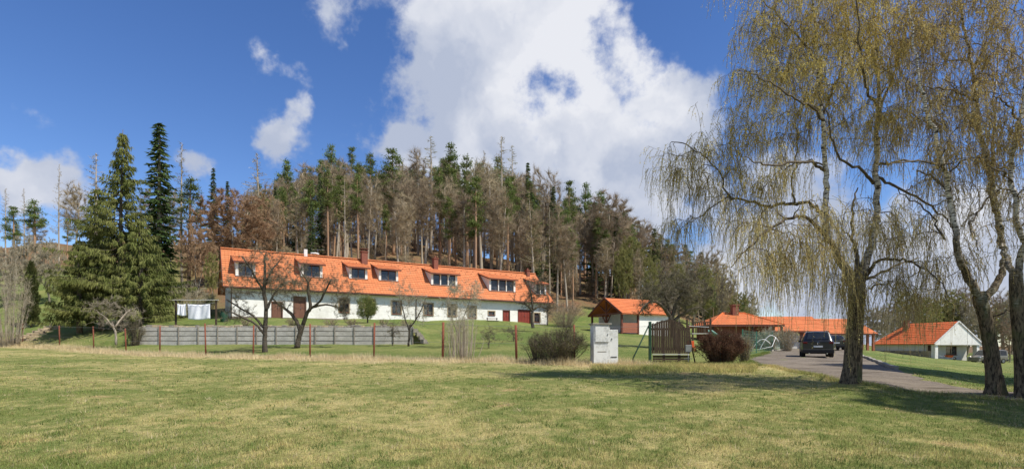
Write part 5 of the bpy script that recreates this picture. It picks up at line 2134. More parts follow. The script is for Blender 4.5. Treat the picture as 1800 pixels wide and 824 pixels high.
def forest_label(k, px, Y, wide, H):
    row = 'front-row' if Y < 90 else 'second-row' if Y < 105 else 'back-row' if Y < 120 else 'rearmost'
    zone = next(z for m, z in ZONES if px < m)
    return '%s %s %s %s' % ('broad' if wide > 1.08 else 'narrow' if wide < .93 else 'medium', row, LBL[k], zone)


placed = []
tries = 0
while len(placed) < 230 and tries < 5000:
    tries += 1
    px = frs.uniform(425, 1120)
    Y = frs.uniform(74, 134) + max(0, px - 950) * .05
    x = (px - CX) / FPX * Y
    if any((x - a) ** 2 + (Y - b) ** 2 < 2.2 for a, b in placed):
        continue
    # keep clear of the house itself
    uh = (x - HO.x) * HC + (Y - HO.y) * HS
    vh = -(x - HO.x) * HS + (Y - HO.y) * HC
    if -3 < uh < HL + 3 and vh < HD + 4:
        continue
    if px > 1010 and Y < 84:
        continue
    placed.append((x, Y))
    top = np.interp(px, sky_x, sky_y) + abs(frs.normal(0, 34)) + (0 if Y > 90 else 20)
    r = frs.uniform()
    kind = ('pine%d' % frs.randint(3)) if r < .34 else ('bare%d' % frs.randint(3)) if r < .82 else ('larch%d' % frs.randint(2)) if r < .94 else 'spruce%d' % frs.randint(2)
    k = kind.rstrip('0123456789')
    wd = frs.uniform(.8, 1.25)
    stand(px, top, Y, kind, forest_label(k, px, Y, wd, 0), 'forest trees behind the house', wd, frs.normal(0, .02))

# brushwood at the foot of the forest
K['brush'] = realise(proto_bare(96, (0, 0, 5.5), (4.2, 4.2, 4.6), .8, 30, 180, 10, .8, .05, ('bark_grey', 'twig_brown'), 4), 'brush')
NAMES['brush'] = 'bare_bush'
for k in range(34):
    px = frs.uniform(420, 1130)
    Y = frs.uniform(72, 112)
    x = (px - CX) / FPX * Y
    uh = (x - HO.x) * HC + (Y - HO.y) * HS
    vh = -(x - HO.x) * HS + (Y - HO.y) * HC
    if -3 < uh < HL + 3 and vh < HD + 2.5:
        continue
    plant('bare_bush', K['brush'], on(px, Y), frs.uniform(2.0, 5.0), 'leafless brown %s %s' % ('brushwood' if Y < 90 else 'undergrowth', next(z for m_, z in ZONES if px < m_ or m_ == 1130)), 'brushwood in the forest', None, frs.uniform(.7, 1.1), 'bush')

# thicket closing the crest between the trunks
for k in range(46):
    px = 430 + k * 14 + frs.uniform(-6, 6)
    Y = frs.uniform(114, 136)
    plant('bare_bush', K['brush'], on(px, Y), frs.uniform(4.5, 8.0), 'brown crest thicket %s' % next(z for m_, z in ZONES if px < m_ or m_ == 1130), 'thicket on the crest', None, frs.uniform(.9, 1.3), 'bush')
# left slope
stand(412, 328, 70, 'orange', 'round rusty-brown leafless tree left behind the white house', wide=1.2)
stand(345, 388, 64, 'orange', 'smaller rusty-brown tree between the drooping spruce and the house', wide=.75)
stand(470, 335, 80, 'orange', 'rusty-brown tree partly hidden by the left end of the roof', wide=.7)
stand(372, 440, 58, 'olive', 'small budding green tree beside the left end of the house', wide=.5)
stand(300, 330, 74, 'bare2', 'tall pale bare tree left of the rusty-brown trees', wide=.9)
stand(258, 330, 76, 'bare1', 'thin bare tree half hidden by the big drooping spruce', wide=.8)
stand(352, 350, 86, 'pine0', 'pine behind the rusty-brown trees', wide=1.1)
for k, (px, top, Y, w) in enumerate(((10, 430, 62, .8), (48, 408, 66, .85), (88, 415, 64, .7), (-40, 420, 64, .8), (-90, 400, 70, .9))):
    stand(px, top, Y, 'grey', ('grey tangled leafless tree behind the tall pale shrub at the left', 'grey tangled leafless tree above the columnar conifer', 'grey tangled leafless tree touching the big spruce', 'grey leafless tree just cut by the left edge', 'grey leafless tree beyond the left edge')[k], 'leafless trees at the left edge', w)
for k in range(9):
    px = -140 + k * 42 + frs.uniform(-10, 10)
    stand(px, frs.uniform(365, 400), frs.uniform(94, 112), ['pine0', 'bare0', 'pine2', 'bare2'][k % 4], 'distant tree along the top of the left slope', 'trees on top of the left slope', 1.2)

# middle distance, right of the shed
for px, top, Y, kind, w, label in ((1095, 430, 78, 'olive', .55, 'pale green budding tree behind the left end of the shed'), (1150, 452, 72, 'olive', .6, 'pale green budding tree behind the shed roof'),
                                   (1195, 455, 84, 'grey', .7, 'grey leafless tree behind the right end of the shed'), (1236, 462, 88, 'olive', .7, 'budding tree behind the left corner of the pavilion'),
                                   (1278, 472, 92, 'grey', .7, 'leafless tree above the pavilion roof'), (1175, 490, 66, 'grey', .8, 'low leafless tree beside the white shed wall'),
                                   (1318, 505, 96, 'grey', .6, 'low leafless tree right of the pavilion chimney'), (1250, 430, 100, 'beech', .8, 'tall bare tree left behind the pavilion')):
    stand(px, top, Y, kind, label, None, w)
# the falling right flank of the forest
for k, (px, top) in enumerate(((1088, 360), (1099, 372), (1110, 378), (1121, 388), (1139, 394), (1150, 402), (1167, 415), (1175, 420), (1190, 428), (1212, 440), (1222, 446), (1243, 452))):
    kind = ('bare0', 'pine1', 'beech1', 'pine2', 'bare1', 'spruce0')[k % 6]
    look = {'bare0': 'slim leafless tree', 'pine1': 'pine', 'beech1': 'full-crowned leafless tree', 'pine2': 'dense pine', 'bare1': 'narrow leafless tree', 'spruce0': 'spruce'}[kind]
    stand(px, top, frs.uniform(104, 126), kind, '%s on the falling forest edge %s' % (look, 'above the shed peak' if px < 1105 else 'above the shed ridge' if px < 1145 else 'above the end of the shed' if px < 1180 else 'over the board gate' if px < 1220 else 'left of the pavilion'), 'trees on the falling forest edge', frs.uniform(1.1, 1.5))
# the wood running out to the right behind shed and pavilion
for k in range(30):
    px = 1100 + k * 7.6 + frs.uniform(-8, 8)
    Y = frs.uniform(76, 118)
    top = np.interp(px, [1100, 1150, 1200, 1260, 1330], [405, 435, 455, 475, 530]) + abs(frs.normal(0, 26))
    kind = ('olive', 'grey', 'beech', 'bare1', 'beech1', 'olive', 'pine0')[k % 7]
    look = {'olive': 'budding olive tree', 'grey': 'grey leafless tree', 'beech': 'spreading brown tree', 'bare1': 'slim brown leafless tree', 'beech1': 'upright brown tree', 'pine0': 'pine'}[kind]
    zone = 'above the left half of the shed' if px < 1130 else 'above the right half of the shed' if px < 1175 else 'over the board gate' if px < 1215 else 'over the play tower' if px < 1250 else 'left of the pavilion chimney' if px < 1300 else 'right of the pavilion chimney'
    stand(px, top, Y, kind, '%s %s %s' % ('nearer' if Y < 90 else 'middle' if Y < 104 else 'farther', look, zone), 'trees of the wood behind shed and pavilion', frs.uniform(.6, .85))
for k in range(14):
    px = 1545 + k * 22 + frs.uniform(-8, 8)
    Y = frs.uniform(100, 150)
    kind = ('grey', 'beech', 'olive', 'beech1')[k % 4]
    look = {'olive': 'budding olive tree', 'grey': 'pale leafless tree', 'beech': 'spreading brown tree', 'beech1': 'upright brown tree'}[kind]
    zone = 'left of the red roof' if px < 1590 else 'above the small chimney' if px < 1640 else 'above the ridge' if px < 1690 else 'behind the white gable' if px < 1735 else 'between the two right birches' if px < 1785 else 'at the right edge'
    stand(px, frs.uniform(500, 545), Y, kind, '%s %s, far row, %s' % ('nearer' if Y < 120 else 'farther', look, zone), 'far trees behind the gable house', frs.uniform(.8, 1.1))
# right background
for k, (px, top, Y, kind, w) in enumerate(((1548, 535, 120, 'grey', .8), (1575, 548, 130, 'grey', .8), (1600, 530, 125, 'grey', .7), (1632, 520, 118, 'olive', .8), (1668, 528, 122, 'olive', .8), (1700, 522, 120, 'grey', .8),
                                           (1730, 535, 115, 'grey', .8), (1765, 505, 92, 'beech', .8), (1792, 500, 88, 'grey', .7), (1830, 490, 90, 'beech', .8), (1880, 500, 95, 'grey', .8), (1930, 490, 90, 'beech1', .8), (1645, 545, 140, 'beech', .8), (1590, 552, 140, 'beech1', .8),
                                           (1775, 560, 80, 'brush', .5), (1800, 552, 78, 'brush', .5), (1840, 560, 80, 'brush', .5))):
    if kind == 'brush':
        stand(px, top, Y, kind, 'dense leafless thicket at the right edge behind the van', 'thicket at the right edge', w, cat='bush')
    else:
        look = {'olive': 'budding olive tree', 'grey': 'grey leafless tree', 'beech': 'wide brown tree', 'beech1': 'tall brown tree'}[kind]
        zone = 'just right of the red porch posts' if px < 1560 else 'left of the red roof' if px < 1590 else 'above the small chimney' if px < 1640 else 'above the ridge' if px < 1690 else 'behind the white gable' if px < 1735 else 'between the two right birches' if px < 1785 else 'beyond the right edge birch'
        stand(px, top, Y, kind, '%s %s on the skyline %s' % ('nearer' if Y < 100 else 'distant', look, zone), 'far trees behind the gable house', w)


# ------------------------------------------------------------------ big drooping spruce in the garden
# birches that stand just outside the picture and shade the drive and the meadow
K['birch'] = realise(proto_bare(97, (0, 0, 6.3), (2.3, 2.3, 3.6), 2.6, 40, 320, 44, .5, .028, ('bark_pale', 'birch_twig'), 2), 'birch')
for x, y, h, label in ((22.6, 17.6, 14.0, 'birch beyond the right edge that shades the drive'), (15.8, 7.2, 12.0, 'nearer birch beyond the right edge that shades the meadow'), (24.0, 12.5, 14.0, 'third birch beyond the right edge, farther along the track')):
    plant('birch_tree', K['birch'], Vector((x, y, g1(x, y))), h, label, rz=1.0)


def hero_spruce():
    b = on(205, 47)
    T = Tree(301)
    rs = T.rs
    lp = lambda px, py, dy=0: P(px, py, 47 + dy) - b
    tri, light = [], []
    br = Geo()
    for stem, (pts, R0, nw, zmin) in enumerate((([(212, 575), (212, 400), (216, 228)], 4.4, 46, .10), ([(178, 575), (176, 430), (172, 325)], 4.2, 32, .10), ([(248, 575), (247, 450), (246, 385)], 3.6, 26, .14), ([(140, 575), (140, 460), (140, 415)], 3.0, 20, .08))):
        dy = (0, .6, -1.2, -.8)[stem]
        q = [lp(x, y, dy) for x, y in pts]
        T.limb([(q[0].x, q[0].y, q[0].z - .5, .24), (q[1].x, q[1].y, q[1].z, .15), (q[2].x, q[2].y, q[2].z, .02)], 5, 8)
        H = q[2].z - q[0].z
        for k in range(nw):
            t = (k + rs.uniform(-.3, .3)) / nw
            t = min(max(t, 0), 1)
            z0 = q[0].z + H * (zmin + (1 - zmin) * t)
            cx = np.interp(z0, [q[0].z, q[1].z, q[2].z], [q[0].x, q[1].x, q[2].x])
            Rz = R0 * np.interp(t, [0, .2, .45, .75, .9, 1], [.95, 1.0, .70, .34, .17, .04]) * rs.uniform(.65, 1.2)
            nb = int(6 + 4 * (1 - t))
            a0 = rs.uniform(0, 6.28)
            for w in range(nb):
                a = a0 + w * 6.283 / nb + rs.normal(0, .25)
                L = Rz * rs.uniform(.40, 1.12) * (1 + .28 * math.sin(3 * a + 1.3 * z0 + stem) * math.sin(1.7 * z0 + 2 * a))
                out = np.array([math.cos(a), math.sin(a), 0])
                s6 = np.linspace(0, 1, 6)[:, None]
                pt = np.array([cx, q[0].y, z0]) + out * s6 * L + np.array([0, 0, 1]) * (-(.30 * L) * s6 + .20 * L * s6 ** 2.5)
                br.tube(pt, np.linspace(.035, .008, 6), 3, cap=False)
                m = int(L * 34) + 10
                s = rs.uniform(.2, 1, m) ** .8
                base = np.stack([np.interp(s, s6[:, 0], pt[:, i]) for i in range(3)], -1) + rs.normal(0, .05, (m, 3))
                side = np.cross(out, [0, 0, 1]) * rs.choice([-1, 1], m)[:, None]
                d = unit(out * rs.uniform(.2, .9, (m, 1)) + side * rs.uniform(.0, .8, (m, 1)) + np.array([0, 0, -1]) * rs.uniform(.6, 2.2, (m, 1)))
                ln = rs.uniform(.18, .62, m) * (1.1 - .35 * s)
                tri.append(spikes(rs, base, d, ln, ln * rs.uniform(.13, .27, m)))
    T.fine = br
    nd = np.concatenate(tri)
    solo(T, [('crown', Geo().tris(nd), 'needle_hero')], 'spruce_tree', 'big old spruce with drooping branches and several stems left of the house', b, 'bark_dark')


hero_spruce()


# ------------------------------------------------------------------ birches at the drive
def birch(name, label, Y, base, limbs, clouds, seed, strands_per, lev2, dull=.35, slen=(.35, 1.25), gold_z=5.0, thin=.78, few=1.0):
    b = on(base, Y)
    T = Tree(seed)
    rs = T.rs
    M_ = Y / FPX
    limbs_geo = Geo()

    def q(px, py, w, dy=0.0):
        p = P(px, py, Y + dy) - b
        return (p.x, p.y, p.z, w * M_ / 2 * thin)
    for k, (sides, pts) in enumerate(limbs):
        T.limb([q(*p) for p in pts], 5, sides, lev=0, wob=.02 if k else .0, geo=T.wood if k < 3 else limbs_geo)
    if True:      # root flare
        for a in np.linspace(0, 6.28, 7)[:-1]:
            w0 = limbs[0][1][0][2] * M_ / 2 * thin * .9
            x0, _, z0, _ = q(*limbs[0][1][0])
            T.wood.tube([(x0 + math.cos(a) * w0 * .5, math.sin(a) * w0 * .5, z0 + .55), (x0 + math.cos(a) * w0 * .75, math.sin(a) * w0 * .75, z0 + .22), (x0 + math.cos(a) * w0 * 1.05, math.sin(a) * w0 * 1.05, z0 + .06), (x0 + math.cos(a) * w0 * 1.6, math.sin(a) * w0 * 1.6, z0 - .15)], [w0 * .3, w0 * .36, w0 * .34, w0 * .16], 8)
    tg = []
    for px, py, rx, ry, n, dd in clouds:
        n = max(2, int(n * few))
        c = P(px, py, Y) - b
        tg.append(ellipsoid(rs, n, (c.x, dd, c.z), (rx * M_, min(2.6, max(1.0, rx * M_ * .9)), ry * M_)))
    tg1 = np.concatenate(tg)
    base_p = np.array(T.pos)
    tg1 = tg1[np.argsort([np.min(np.linalg.norm(base_p - t, axis=1)) for t in tg1])]
    T.grow(tg1, steps=6, rmax=.035, rmin=.009, bow=.16, zpref=.9, lev=1, sides=5, minz=2.2)
    Pn, Dn = T.nodes(1)
    i = rs.randint(0, len(Pn), lev2)
    off = rs.normal(0, 1, (lev2, 3)) * np.array([.42, .42, .22]) + Dn[i] * .35
    T.grow(Pn[i] + off, steps=4, rmax=.010, rmin=.004, bow=.12, sides=3, lev=2, zpref=.2, minz=2.2)
    # weeping twigs hang from every fine branch
    Pn, Dn = T.nodes(1)
    n = len(Pn) * strands_per
    i = np.repeat(np.arange(len(Pn)), strands_per)
    keep = rs.uniform(0, 1, n) < .8
    i = i[keep]
    n = len(i)
    st = Pn[i] + rs.normal(0, .04, (n, 3))
    L = rs.uniform(slen[0], slen[1], n) * rs.uniform(.5, 1.25, n)
    L *= np.interp(st[:, 2], [3.0, 5.0, 7.0], [1.0, .85, .5])
    d0 = unit(Dn[i] + rs.normal(0, .5, (n, 3))) * np.array([1, 1, .6])
    seg = 6
    t = np.linspace(0, 1, seg)
    drift = (1 - np.exp(-2.2 * t))[None, :, None] * d0[:, None, :] * (.16 + .22 * L)[:, None, None]
    fall = np.zeros((n, seg, 3))
    fall[:, :, 2] = -L[:, None] * (t[None, :] ** 1.25)
    wig = np.cumsum(rs.normal(0, .018, (n, seg, 3)), axis=1)
    wig -= wig[:, :1]
    Q = st[:, None, :] + drift + fall + wig
    Q[:, :, 2] = np.maximum(Q[:, :, 2], .35)
    side = unit(rs.normal(0, 1, (n, 3)) * np.array([1, 1, .05]))[:, None, :] * (np.linspace(.0055, .0028, seg))[None, :, None]
    A, B = Q - side, Q + side
    V = np.stack([A, B], 2).reshape(n, seg * 2, 3)
    k = np.arange(seg - 1) * 2
    f = np.stack([k, k + 1, k + 3, k + 2], -1)
    F = (np.arange(n)[:, None, None] * seg * 2 + f[None]).reshape(-1, 4)
    tw = Geo().add(V.reshape(-1, 3), F)
    # catkins and opening leaves along the twigs
    per = 13
    ii = np.repeat(np.arange(n), per)
    s = rs.uniform(.12, 1, len(ii)) * (seg - 1)
    s0 = np.minimum(s.astype(int), seg - 2)
    c = Q[ii, s0] * (1 - (s - s0))[:, None] + Q[ii, s0 + 1] * (s - s0)[:, None]
    c += rs.normal(0, .012, c.shape)
    dn = rs.normal(0, .55, c.shape) + np.array([0, 0, -1.0])
    ln = rs.uniform(.024, .052, len(c))
    tri = spikes(rs, c, dn, ln, rs.uniform(.009, .018, len(c)))
    hz = c[:, 2] + rs.normal(0, 1.3, len(c))
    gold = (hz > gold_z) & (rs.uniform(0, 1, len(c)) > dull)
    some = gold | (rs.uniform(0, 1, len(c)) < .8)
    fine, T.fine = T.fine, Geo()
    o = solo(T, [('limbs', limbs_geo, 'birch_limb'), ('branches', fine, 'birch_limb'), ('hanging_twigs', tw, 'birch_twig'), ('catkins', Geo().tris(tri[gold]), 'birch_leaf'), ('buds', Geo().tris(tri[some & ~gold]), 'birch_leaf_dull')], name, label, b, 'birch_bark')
    print('birch', label[:20], 'twigs', n, 'leaves', len(tri))
    return o


birch('birch_tree', 'big weeping birch with forked trunk beside the drive', 14.0, 1496, [
    (14, [(1495, 684, 46), (1498, 655, 39), (1501, 600, 35), (1505, 540, 32), (1506, 500, 34), (1507, 478, 30)]),
    (10, [(1503, 500, 26), (1475, 456, 17, -.1), (1458, 420, 14, -.2), (1452, 380, 12.5, -.3), (1453, 330, 11.5, -.3), (1450, 270, 10, -.3), (1447, 220, 8.5, -.4), (1440, 160, 7, -.4), (1436, 90, 5, -.4), (1430, 0, 3.5, -.5), (1428, -80, 2, -.5)]),
    (10, [(1509, 500, 26), (1528, 440, 16, .2), (1540, 390, 14, .3), (1541, 330, 13, .3), (1540, 260, 11, .4), (1545, 180, 9, .4), (1542, 120, 7, .5), (1538, 50, 5, .5), (1535, -40, 3.5, .5), (1533, -120, 2, .5)]),
    (7, [(1507, 480, 12), (1505, 445, 9, .5), (1498, 400, 6, .9), (1499, 360, 5, 1.2), (1508, 330, 3, 1.4)]),
    (8, [(1466, 436, 10, -.2), (1440, 405, 8, -.7), (1420, 385, 7, -1.0), (1400, 381, 6.5, -1.2), (1370, 392, 5.5, -1.4), (1340, 412, 4.5, -1.6), (1310, 440, 3, -1.7), (1285, 470, 2, -1.8)]),
    (8, [(1454, 395, 9, -.3), (1440, 370, 8, .1), (1425, 360, 7, .4), (1400, 356, 8, .7), (1370, 360, 7, .9), (1345, 362, 6.5, 1.0), (1300, 350, 5, 1.0), (1280, 345, 4.5, .9), (1262, 300, 3.5, .8), (1230, 270, 3, .8), (1200, 250, 2.5, .8), (1178, 252, 1.5, .8)]),
    (7, [(1280, 345, 4, .9), (1255, 362, 3, 1.1), (1230, 382, 2.5, 1.3), (1212, 378, 1.8, 1.4)]),
    (7, [(1450, 300, 7, -.3), (1425, 285, 5.5, -.9), (1395, 285, 5, -1.3), (1350, 292, 3.5, -1.8), (1310, 275, 2, -2.0)]),
    (7, [(1397, 356, 5, .7), (1393, 320, 4, .9), (1398, 285, 3.5, 1.0), (1402, 240, 3, 1.1), (1397, 200, 2, 1.2)]),
    (7, [(1522, 485, 9, .1), (1545, 458, 6.5, -.3), (1580, 455, 5.5, -.8), (1612, 466, 4, -1.2), (1652, 492, 2.5, -1.5), (1668, 530, 1.5, -1.6)]),
    (7, [(1524, 490, 7, .2), (1555, 476, 5, .9), (1585, 462, 4, 1.4), (1615, 452, 2.5, 1.8)]),
    (6, [(1527, 506, 4.5, 0), (1545, 500, 3.5, -.2), (1556, 501, 2, -.3)]),
    (7, [(1535, 322, 8, .3), (1515, 300, 6, -.2), (1478, 280, 5, -.6), (1462, 240, 4, -.9), (1456, 205, 3, -1.1), (1440, 170, 2, -1.2)]),
    (7, [(1544, 312, 7, .3), (1580, 330, 5.5, .1), (1630, 358, 4.5, -.2), (1660, 382, 3.5, -.4), (1676, 402, 2, -.5)]),
    (7, [(1541, 290, 6, .4), (1580, 284, 5, .9), (1620, 283, 3.5, 1.3), (1652, 287, 2, 1.6)]),
    (7, [(1450, 215, 6, -.4), (1430, 190, 5, -1.0), (1400, 175, 4, -1.5), (1360, 150, 3, -1.9), (1320, 130, 2, -2.1)]),
    (7, [(1447, 200, 6, -.4), (1463, 160, 5, .2), (1478, 120, 4, .6), (1485, 60, 3, .9), (1488, 0, 2, 1.0)]),
    (7, [(1543, 200, 6, .4), (1565, 150, 5, .9), (1580, 100, 4, 1.2), (1592, 40, 3, 1.4), (1598, -20, 2, 1.5)]),
    (7, [(1544, 190, 6, .4), (1520, 150, 5, -.5), (1512, 100, 4, -1.0), (1508, 40, 3, -1.3), (1505, -30, 2, -1.5)]),
    (7, [(1438, 110, 5, -.4), (1400, 60, 4, -.2), (1360, 20, 3, 0), (1330, -10, 2, .2)]),
], [(1400, 20, 110, 75, 60, -.3), (1520, 30, 110, 80, 62, .3), (1590, 110, 55, 100, 34, .4), (1340, 110, 55, 80, 28, -.2), (1450, 110, 90, 80, 44, 0), (1320, 220, 45, 60, 22, .2), (1400, 210, 60, 50, 20, 0),
    (1560, 220, 60, 50, 20, .3), (1480, 210, 60, 40, 14, 0), (1225, 262, 46, 34, 18, .8), (1290, 300, 45, 35, 14, .9), (1230, 372, 28, 14, 7, 1.3), (1360, 300, 50, 30, 12, 0), (1400, 400, 90, 20, 12, -1.2),
    (1310, 425, 60, 24, 12, -1.4), (1590, 400, 50, 40, 12, .2), (1610, 470, 60, 25, 10, -.6), (1480, -70, 120, 60, 30, 0), (1380, -60, 80, 50, 14, 0), (1640, 340, 40, 50, 7, 0), (1340, 360, 60, 20, 8, 1.0), (1500, 400, 30, 40, 4, 1.0), (1290, 478, 60, 26, 12, -1.5), (1380, 455, 70, 26, 12, -1.2), (1450, 495, 50, 24, 8, -.8), (1560, 500, 50, 22, 8, -.8)],
      401, 3, 1250, dull=.25, slen=(.35, 1.6), gold_z=4.6)

birch('birch_tree', 'twin-stemmed birch in the grass at the right, dark lower trunk', 12.6, 1748, [
    (14, [(1750, 700, 42), (1747, 660, 33), (1741, 610, 30), (1732, 560, 28), (1723, 528, 29), (1722, 512, 24)]),
    (10, [(1724, 528, 20), (1700, 482, 16, -.1), (1685, 450, 14, -.2), (1676, 400, 12.5, -.2), (1668, 340, 11, -.2), (1658, 290, 9.5, -.3), (1645, 240, 8, -.3), (1628, 190, 6.5, -.3), (1615, 130, 4.5, -.4), (1605, 60, 3, -.4), (1600, -20, 2, -.4)]),
    (10, [(1725, 530, 20), (1750, 500, 16, .1), (1763, 470, 14, .2), (1764, 445, 13, .3), (1757, 405, 13, .3), (1748, 360, 12, .3), (1738, 310, 11, .4), (1726, 250, 9.5, .4), (1716, 170, 8, .4), (1706, 100, 6.5, .5), (1690, 30, 5, .5), (1676, -40, 3, .5)]),
    (7, [(1662, 300, 6, -.2), (1640, 286, 5, -.7), (1600, 284, 3.5, -1.2), (1565, 288, 2, -1.5)]),
    (7, [(1668, 330, 6, -.2), (1640, 312, 5, .4), (1612, 300, 3, .8)]),
    (7, [(1660, 420, 5, -.2), (1640, 380, 4, .4), (1600, 350, 3, .8), (1560, 320, 2, 1.0)]),
    (7, [(1740, 320, 6, .4), (1765, 290, 4, 1.0), (1790, 270, 3, 1.4), (1815, 265, 2, 1.6)]),
    (7, [(1718, 180, 6, .4), (1690, 165, 4.5, -.3), (1650, 155, 3.5, -.8), (1620, 150, 2, -1.2)]),
    (7, [(1712, 120, 6, .5), (1735, 80, 4.5, 1.0), (1760, 40, 3, 1.3), (1775, 0, 2, 1.5)]),
    (7, [(1726, 250, 6, .4), (1700, 200, 4.5, .9), (1690, 170, 3, 1.1), (1660, 140, 2, 1.4)]),
    (7, [(1742, 340, 5, .4), (1720, 370, 4, -.4), (1706, 400, 3, -.7), (1720, 440, 2, -.9)]),
    (7, [(1745, 560, 4, 0), (1765, 547, 4, -.2), (1800, 540, 3, -.4)]),
], [(1610, 60, 40, 70, 16, -.3), (1700, 60, 70, 90, 42, .3), (1690, 180, 60, 60, 26, .2), (1640, 220, 40, 60, 14, -.3), (1760, 60, 50, 80, 24, .8), (1770, 200, 45, 70, 22, .8), (1700, 290, 50, 40, 14, 0), (1620, 290, 40, 30, 8, -.8), (1690, -60, 90, 50, 22, .4), (1720, 400, 40, 40, 8, -.6), (1640, 420, 40, 40, 6, 0)],
      402, 3, 520, dull=.55, slen=(.3, 1.1), gold_z=6.2, thin=.74, few=.6)

birch('birch_tree', 'birch cut by the right edge of the picture', 12.0, 1800, [
    (14, [(1801, 712, 44), (1799, 660, 36), (1795, 600, 33), (1789, 540, 31), (1786, 490, 28), (1786, 472, 24)]),
    (9, [(1787, 490, 18), (1768, 450, 13, .5), (1760, 420, 11, .8), (1752, 370, 10, .9), (1745, 300, 8.5, 1.0), (1745, 220, 6, 1.2), (1752, 120, 4, 1.4), (1758, 20, 2, 1.5)]),
    (10, [(1788, 490, 18), (1797, 440, 13, -.1), (1790, 385, 12, -.2), (1780, 330, 11, -.2), (1778, 285, 10, -.2), (1786, 240, 9, -.3), (1798, 180, 7, -.3), (1806, 90, 5, -.3), (1812, 0, 3, -.3)]),
    (7, [(1780, 320, 5, -.2), (1760, 300, 4, -.8), (1735, 290, 2.5, -1.2)]),
    (7, [(1794, 210, 5, -.3), (1770, 180, 4, -1.0), (1745, 170, 2.5, -1.4)]),
    (7, [(1790, 400, 5, -.2), (1825, 370, 4, .3), (1860, 350, 2.5, .6)]),
    (7, [(1800, 160, 5, -.3), (1840, 100, 4, .4), (1880, 60, 2.5, .7)]),
], [(1790, 60, 60, 90, 26, -.3), (1860, 80, 60, 90, 22, .3), (1770, 200, 40, 60, 16, -.6), (1850, 240, 50, 70, 18, .2), (1790, 330, 40, 40, 8, -.4), (1860, 360, 50, 40, 8, .4), (1800, -60, 70, 50, 16, 0)],
      403, 3, 320, dull=.6, slen=(.3, 1.05), gold_z=6.5, thin=.70, few=.55)


# ------------------------------------------------------------------ fruit trees, shrubs
def fruit_tree(label, Y, base, limbs, clouds, seed, n2=260, per=5, tw=.28, w=.012, bark='bark_fruit', fine='twig_dark', buds=0, name='fruit_tree', spread=.8):
    b = on(base, Y)
    T = Tree(seed)
    rs = T.rs
    M_ = Y / FPX
    for sides, pts in limbs:
        q = []
        for p in pts:
            v = P(p[0], p[1], Y + (p[3] if len(p) > 3 else 0)) - b
            q.append((v.x, v.y, v.z, p[2] * M_ / 2 * .8))
        T.limb(q, 4, sides, wob=.012)
    for px, py, rx, ry, n in clouds:
        c = P(px, py, Y) - b
        A = ellipsoid(rs, n, (c.x, 0, c.z), (rx * M_, rx * M_ * .9, ry * M_))
        A = A[np.argsort([np.min(np.linalg.norm(np.array(T.pos) - t, axis=1)) for t in A])]
        T.grow(A, steps=5, rmax=.03, rmin=.006, bow=.05, lev=1, sides=4, zpref=.3)
    Pn, Dn = T.nodes(1)
    i = rs.randint(0, len(Pn), n2)
    T.grow(Pn[i] + rs.normal(0, .3, (n2, 3)) + Dn[i] * .25, steps=3, rmax=.010, rmin=.005, sides=3, lev=2)
    Pn, Dn = T.nodes(1)
    g = Geo().tris(twigs_from(rs, Pn, Dn, per, tw, w, spread, .25))
    crowns = [('twigs', g, fine)]
    if buds:
        c = np.repeat(Pn, buds, 0) + rs.normal(0, .12, (len(Pn) * buds, 3))
        crowns.append(('buds', Geo().tris(spikes(rs, c, rs.normal(0, 1, c.shape), rs.uniform(.03, .07, len(c)), rs.uniform(.02, .04, len(c)))), 'bud_olive'))
    return solo(T, crowns, name, label, b, bark)


fruit_tree('bare old fruit tree with low spreading limbs before the retaining wall', 33.5, 466, [
    (8, [(466, 622, 13), (465, 600, 10), (466, 580, 9.5), (467, 560, 9)]),
    (7, [(467, 565, 9), (468, 535, 8.5, .1), (464, 510, 8, .2), (466, 480, 6, .2), (465, 455, 4, .3), (468, 442, 2, .3)]),
    (6, [(465, 588, 6), (450, 570, 5, -.3), (432, 560, 4.5, -.5), (415, 552, 4, -.7), (405, 548, 2.5, -.8)]),
    (6, [(463, 575, 6), (445, 555, 4.5, .3), (420, 540, 4, .6), (398, 526, 3, .8)]),
    (6, [(465, 515, 5, .2), (450, 490, 4.5, -.2), (440, 470, 4, -.5), (425, 450, 3, -.7)]),
    (6, [(468, 545, 6), (480, 520, 5, .3), (490, 505, 4, .5), (505, 495, 3, .7)]),
    (6, [(467, 500, 5, .2), (478, 475, 4, .6), (490, 460, 2.5, .8)])],
    [(470, 470, 45, 38, 26), (425, 500, 35, 40, 16), (505, 500, 32, 25, 14), (420, 550, 35, 20, 8)], 501, 420, 12)
fruit_tree('gnarled fruit tree forking low in front of the brown doorway', 37, 524, [
    (9, [(522, 611, 13), (525, 595, 11), (529, 582, 10.5), (532, 570, 9)]),
    (7, [(528, 582, 8), (520, 562, 7.5, .2), (508, 548, 6.5, .4), (495, 538, 5, .6), (480, 525, 3, .8)]),
    (7, [(532, 572, 9), (540, 550, 8, -.2), (546, 540, 7.5, -.3), (542, 515, 6, -.3), (541, 495, 4, -.4), (530, 480, 2.5, -.5)]),
    (6, [(546, 542, 6, -.3), (562, 530, 5, -.6), (572, 510, 4, -.8), (583, 490, 3, -1.0)]),
    (6, [(548, 540, 5.5, -.3), (572, 535, 4.5, .2), (592, 540, 3, .5), (610, 552, 2, .7)])],
    [(545, 490, 42, 30, 20), (595, 510, 32, 30, 14), (495, 520, 28, 24, 12), (600, 545, 25, 15, 6)], 502, 420, 12)
fruit_tree('small leafless tree at the right end of the retaining wall', 38, 719, [
    (7, [(718, 608, 5), (719, 590, 4.5), (721, 570, 4)]), (6, [(720, 582, 3.5), (712, 560, 3), (705, 530, 2)]), (6, [(721, 575, 3.5), (735, 555, 3), (748, 525, 2)])],
    [(715, 530, 30, 30, 26), (735, 540, 22, 26, 12)], 503, 220, 7, buds=0, fine='twig_grey')
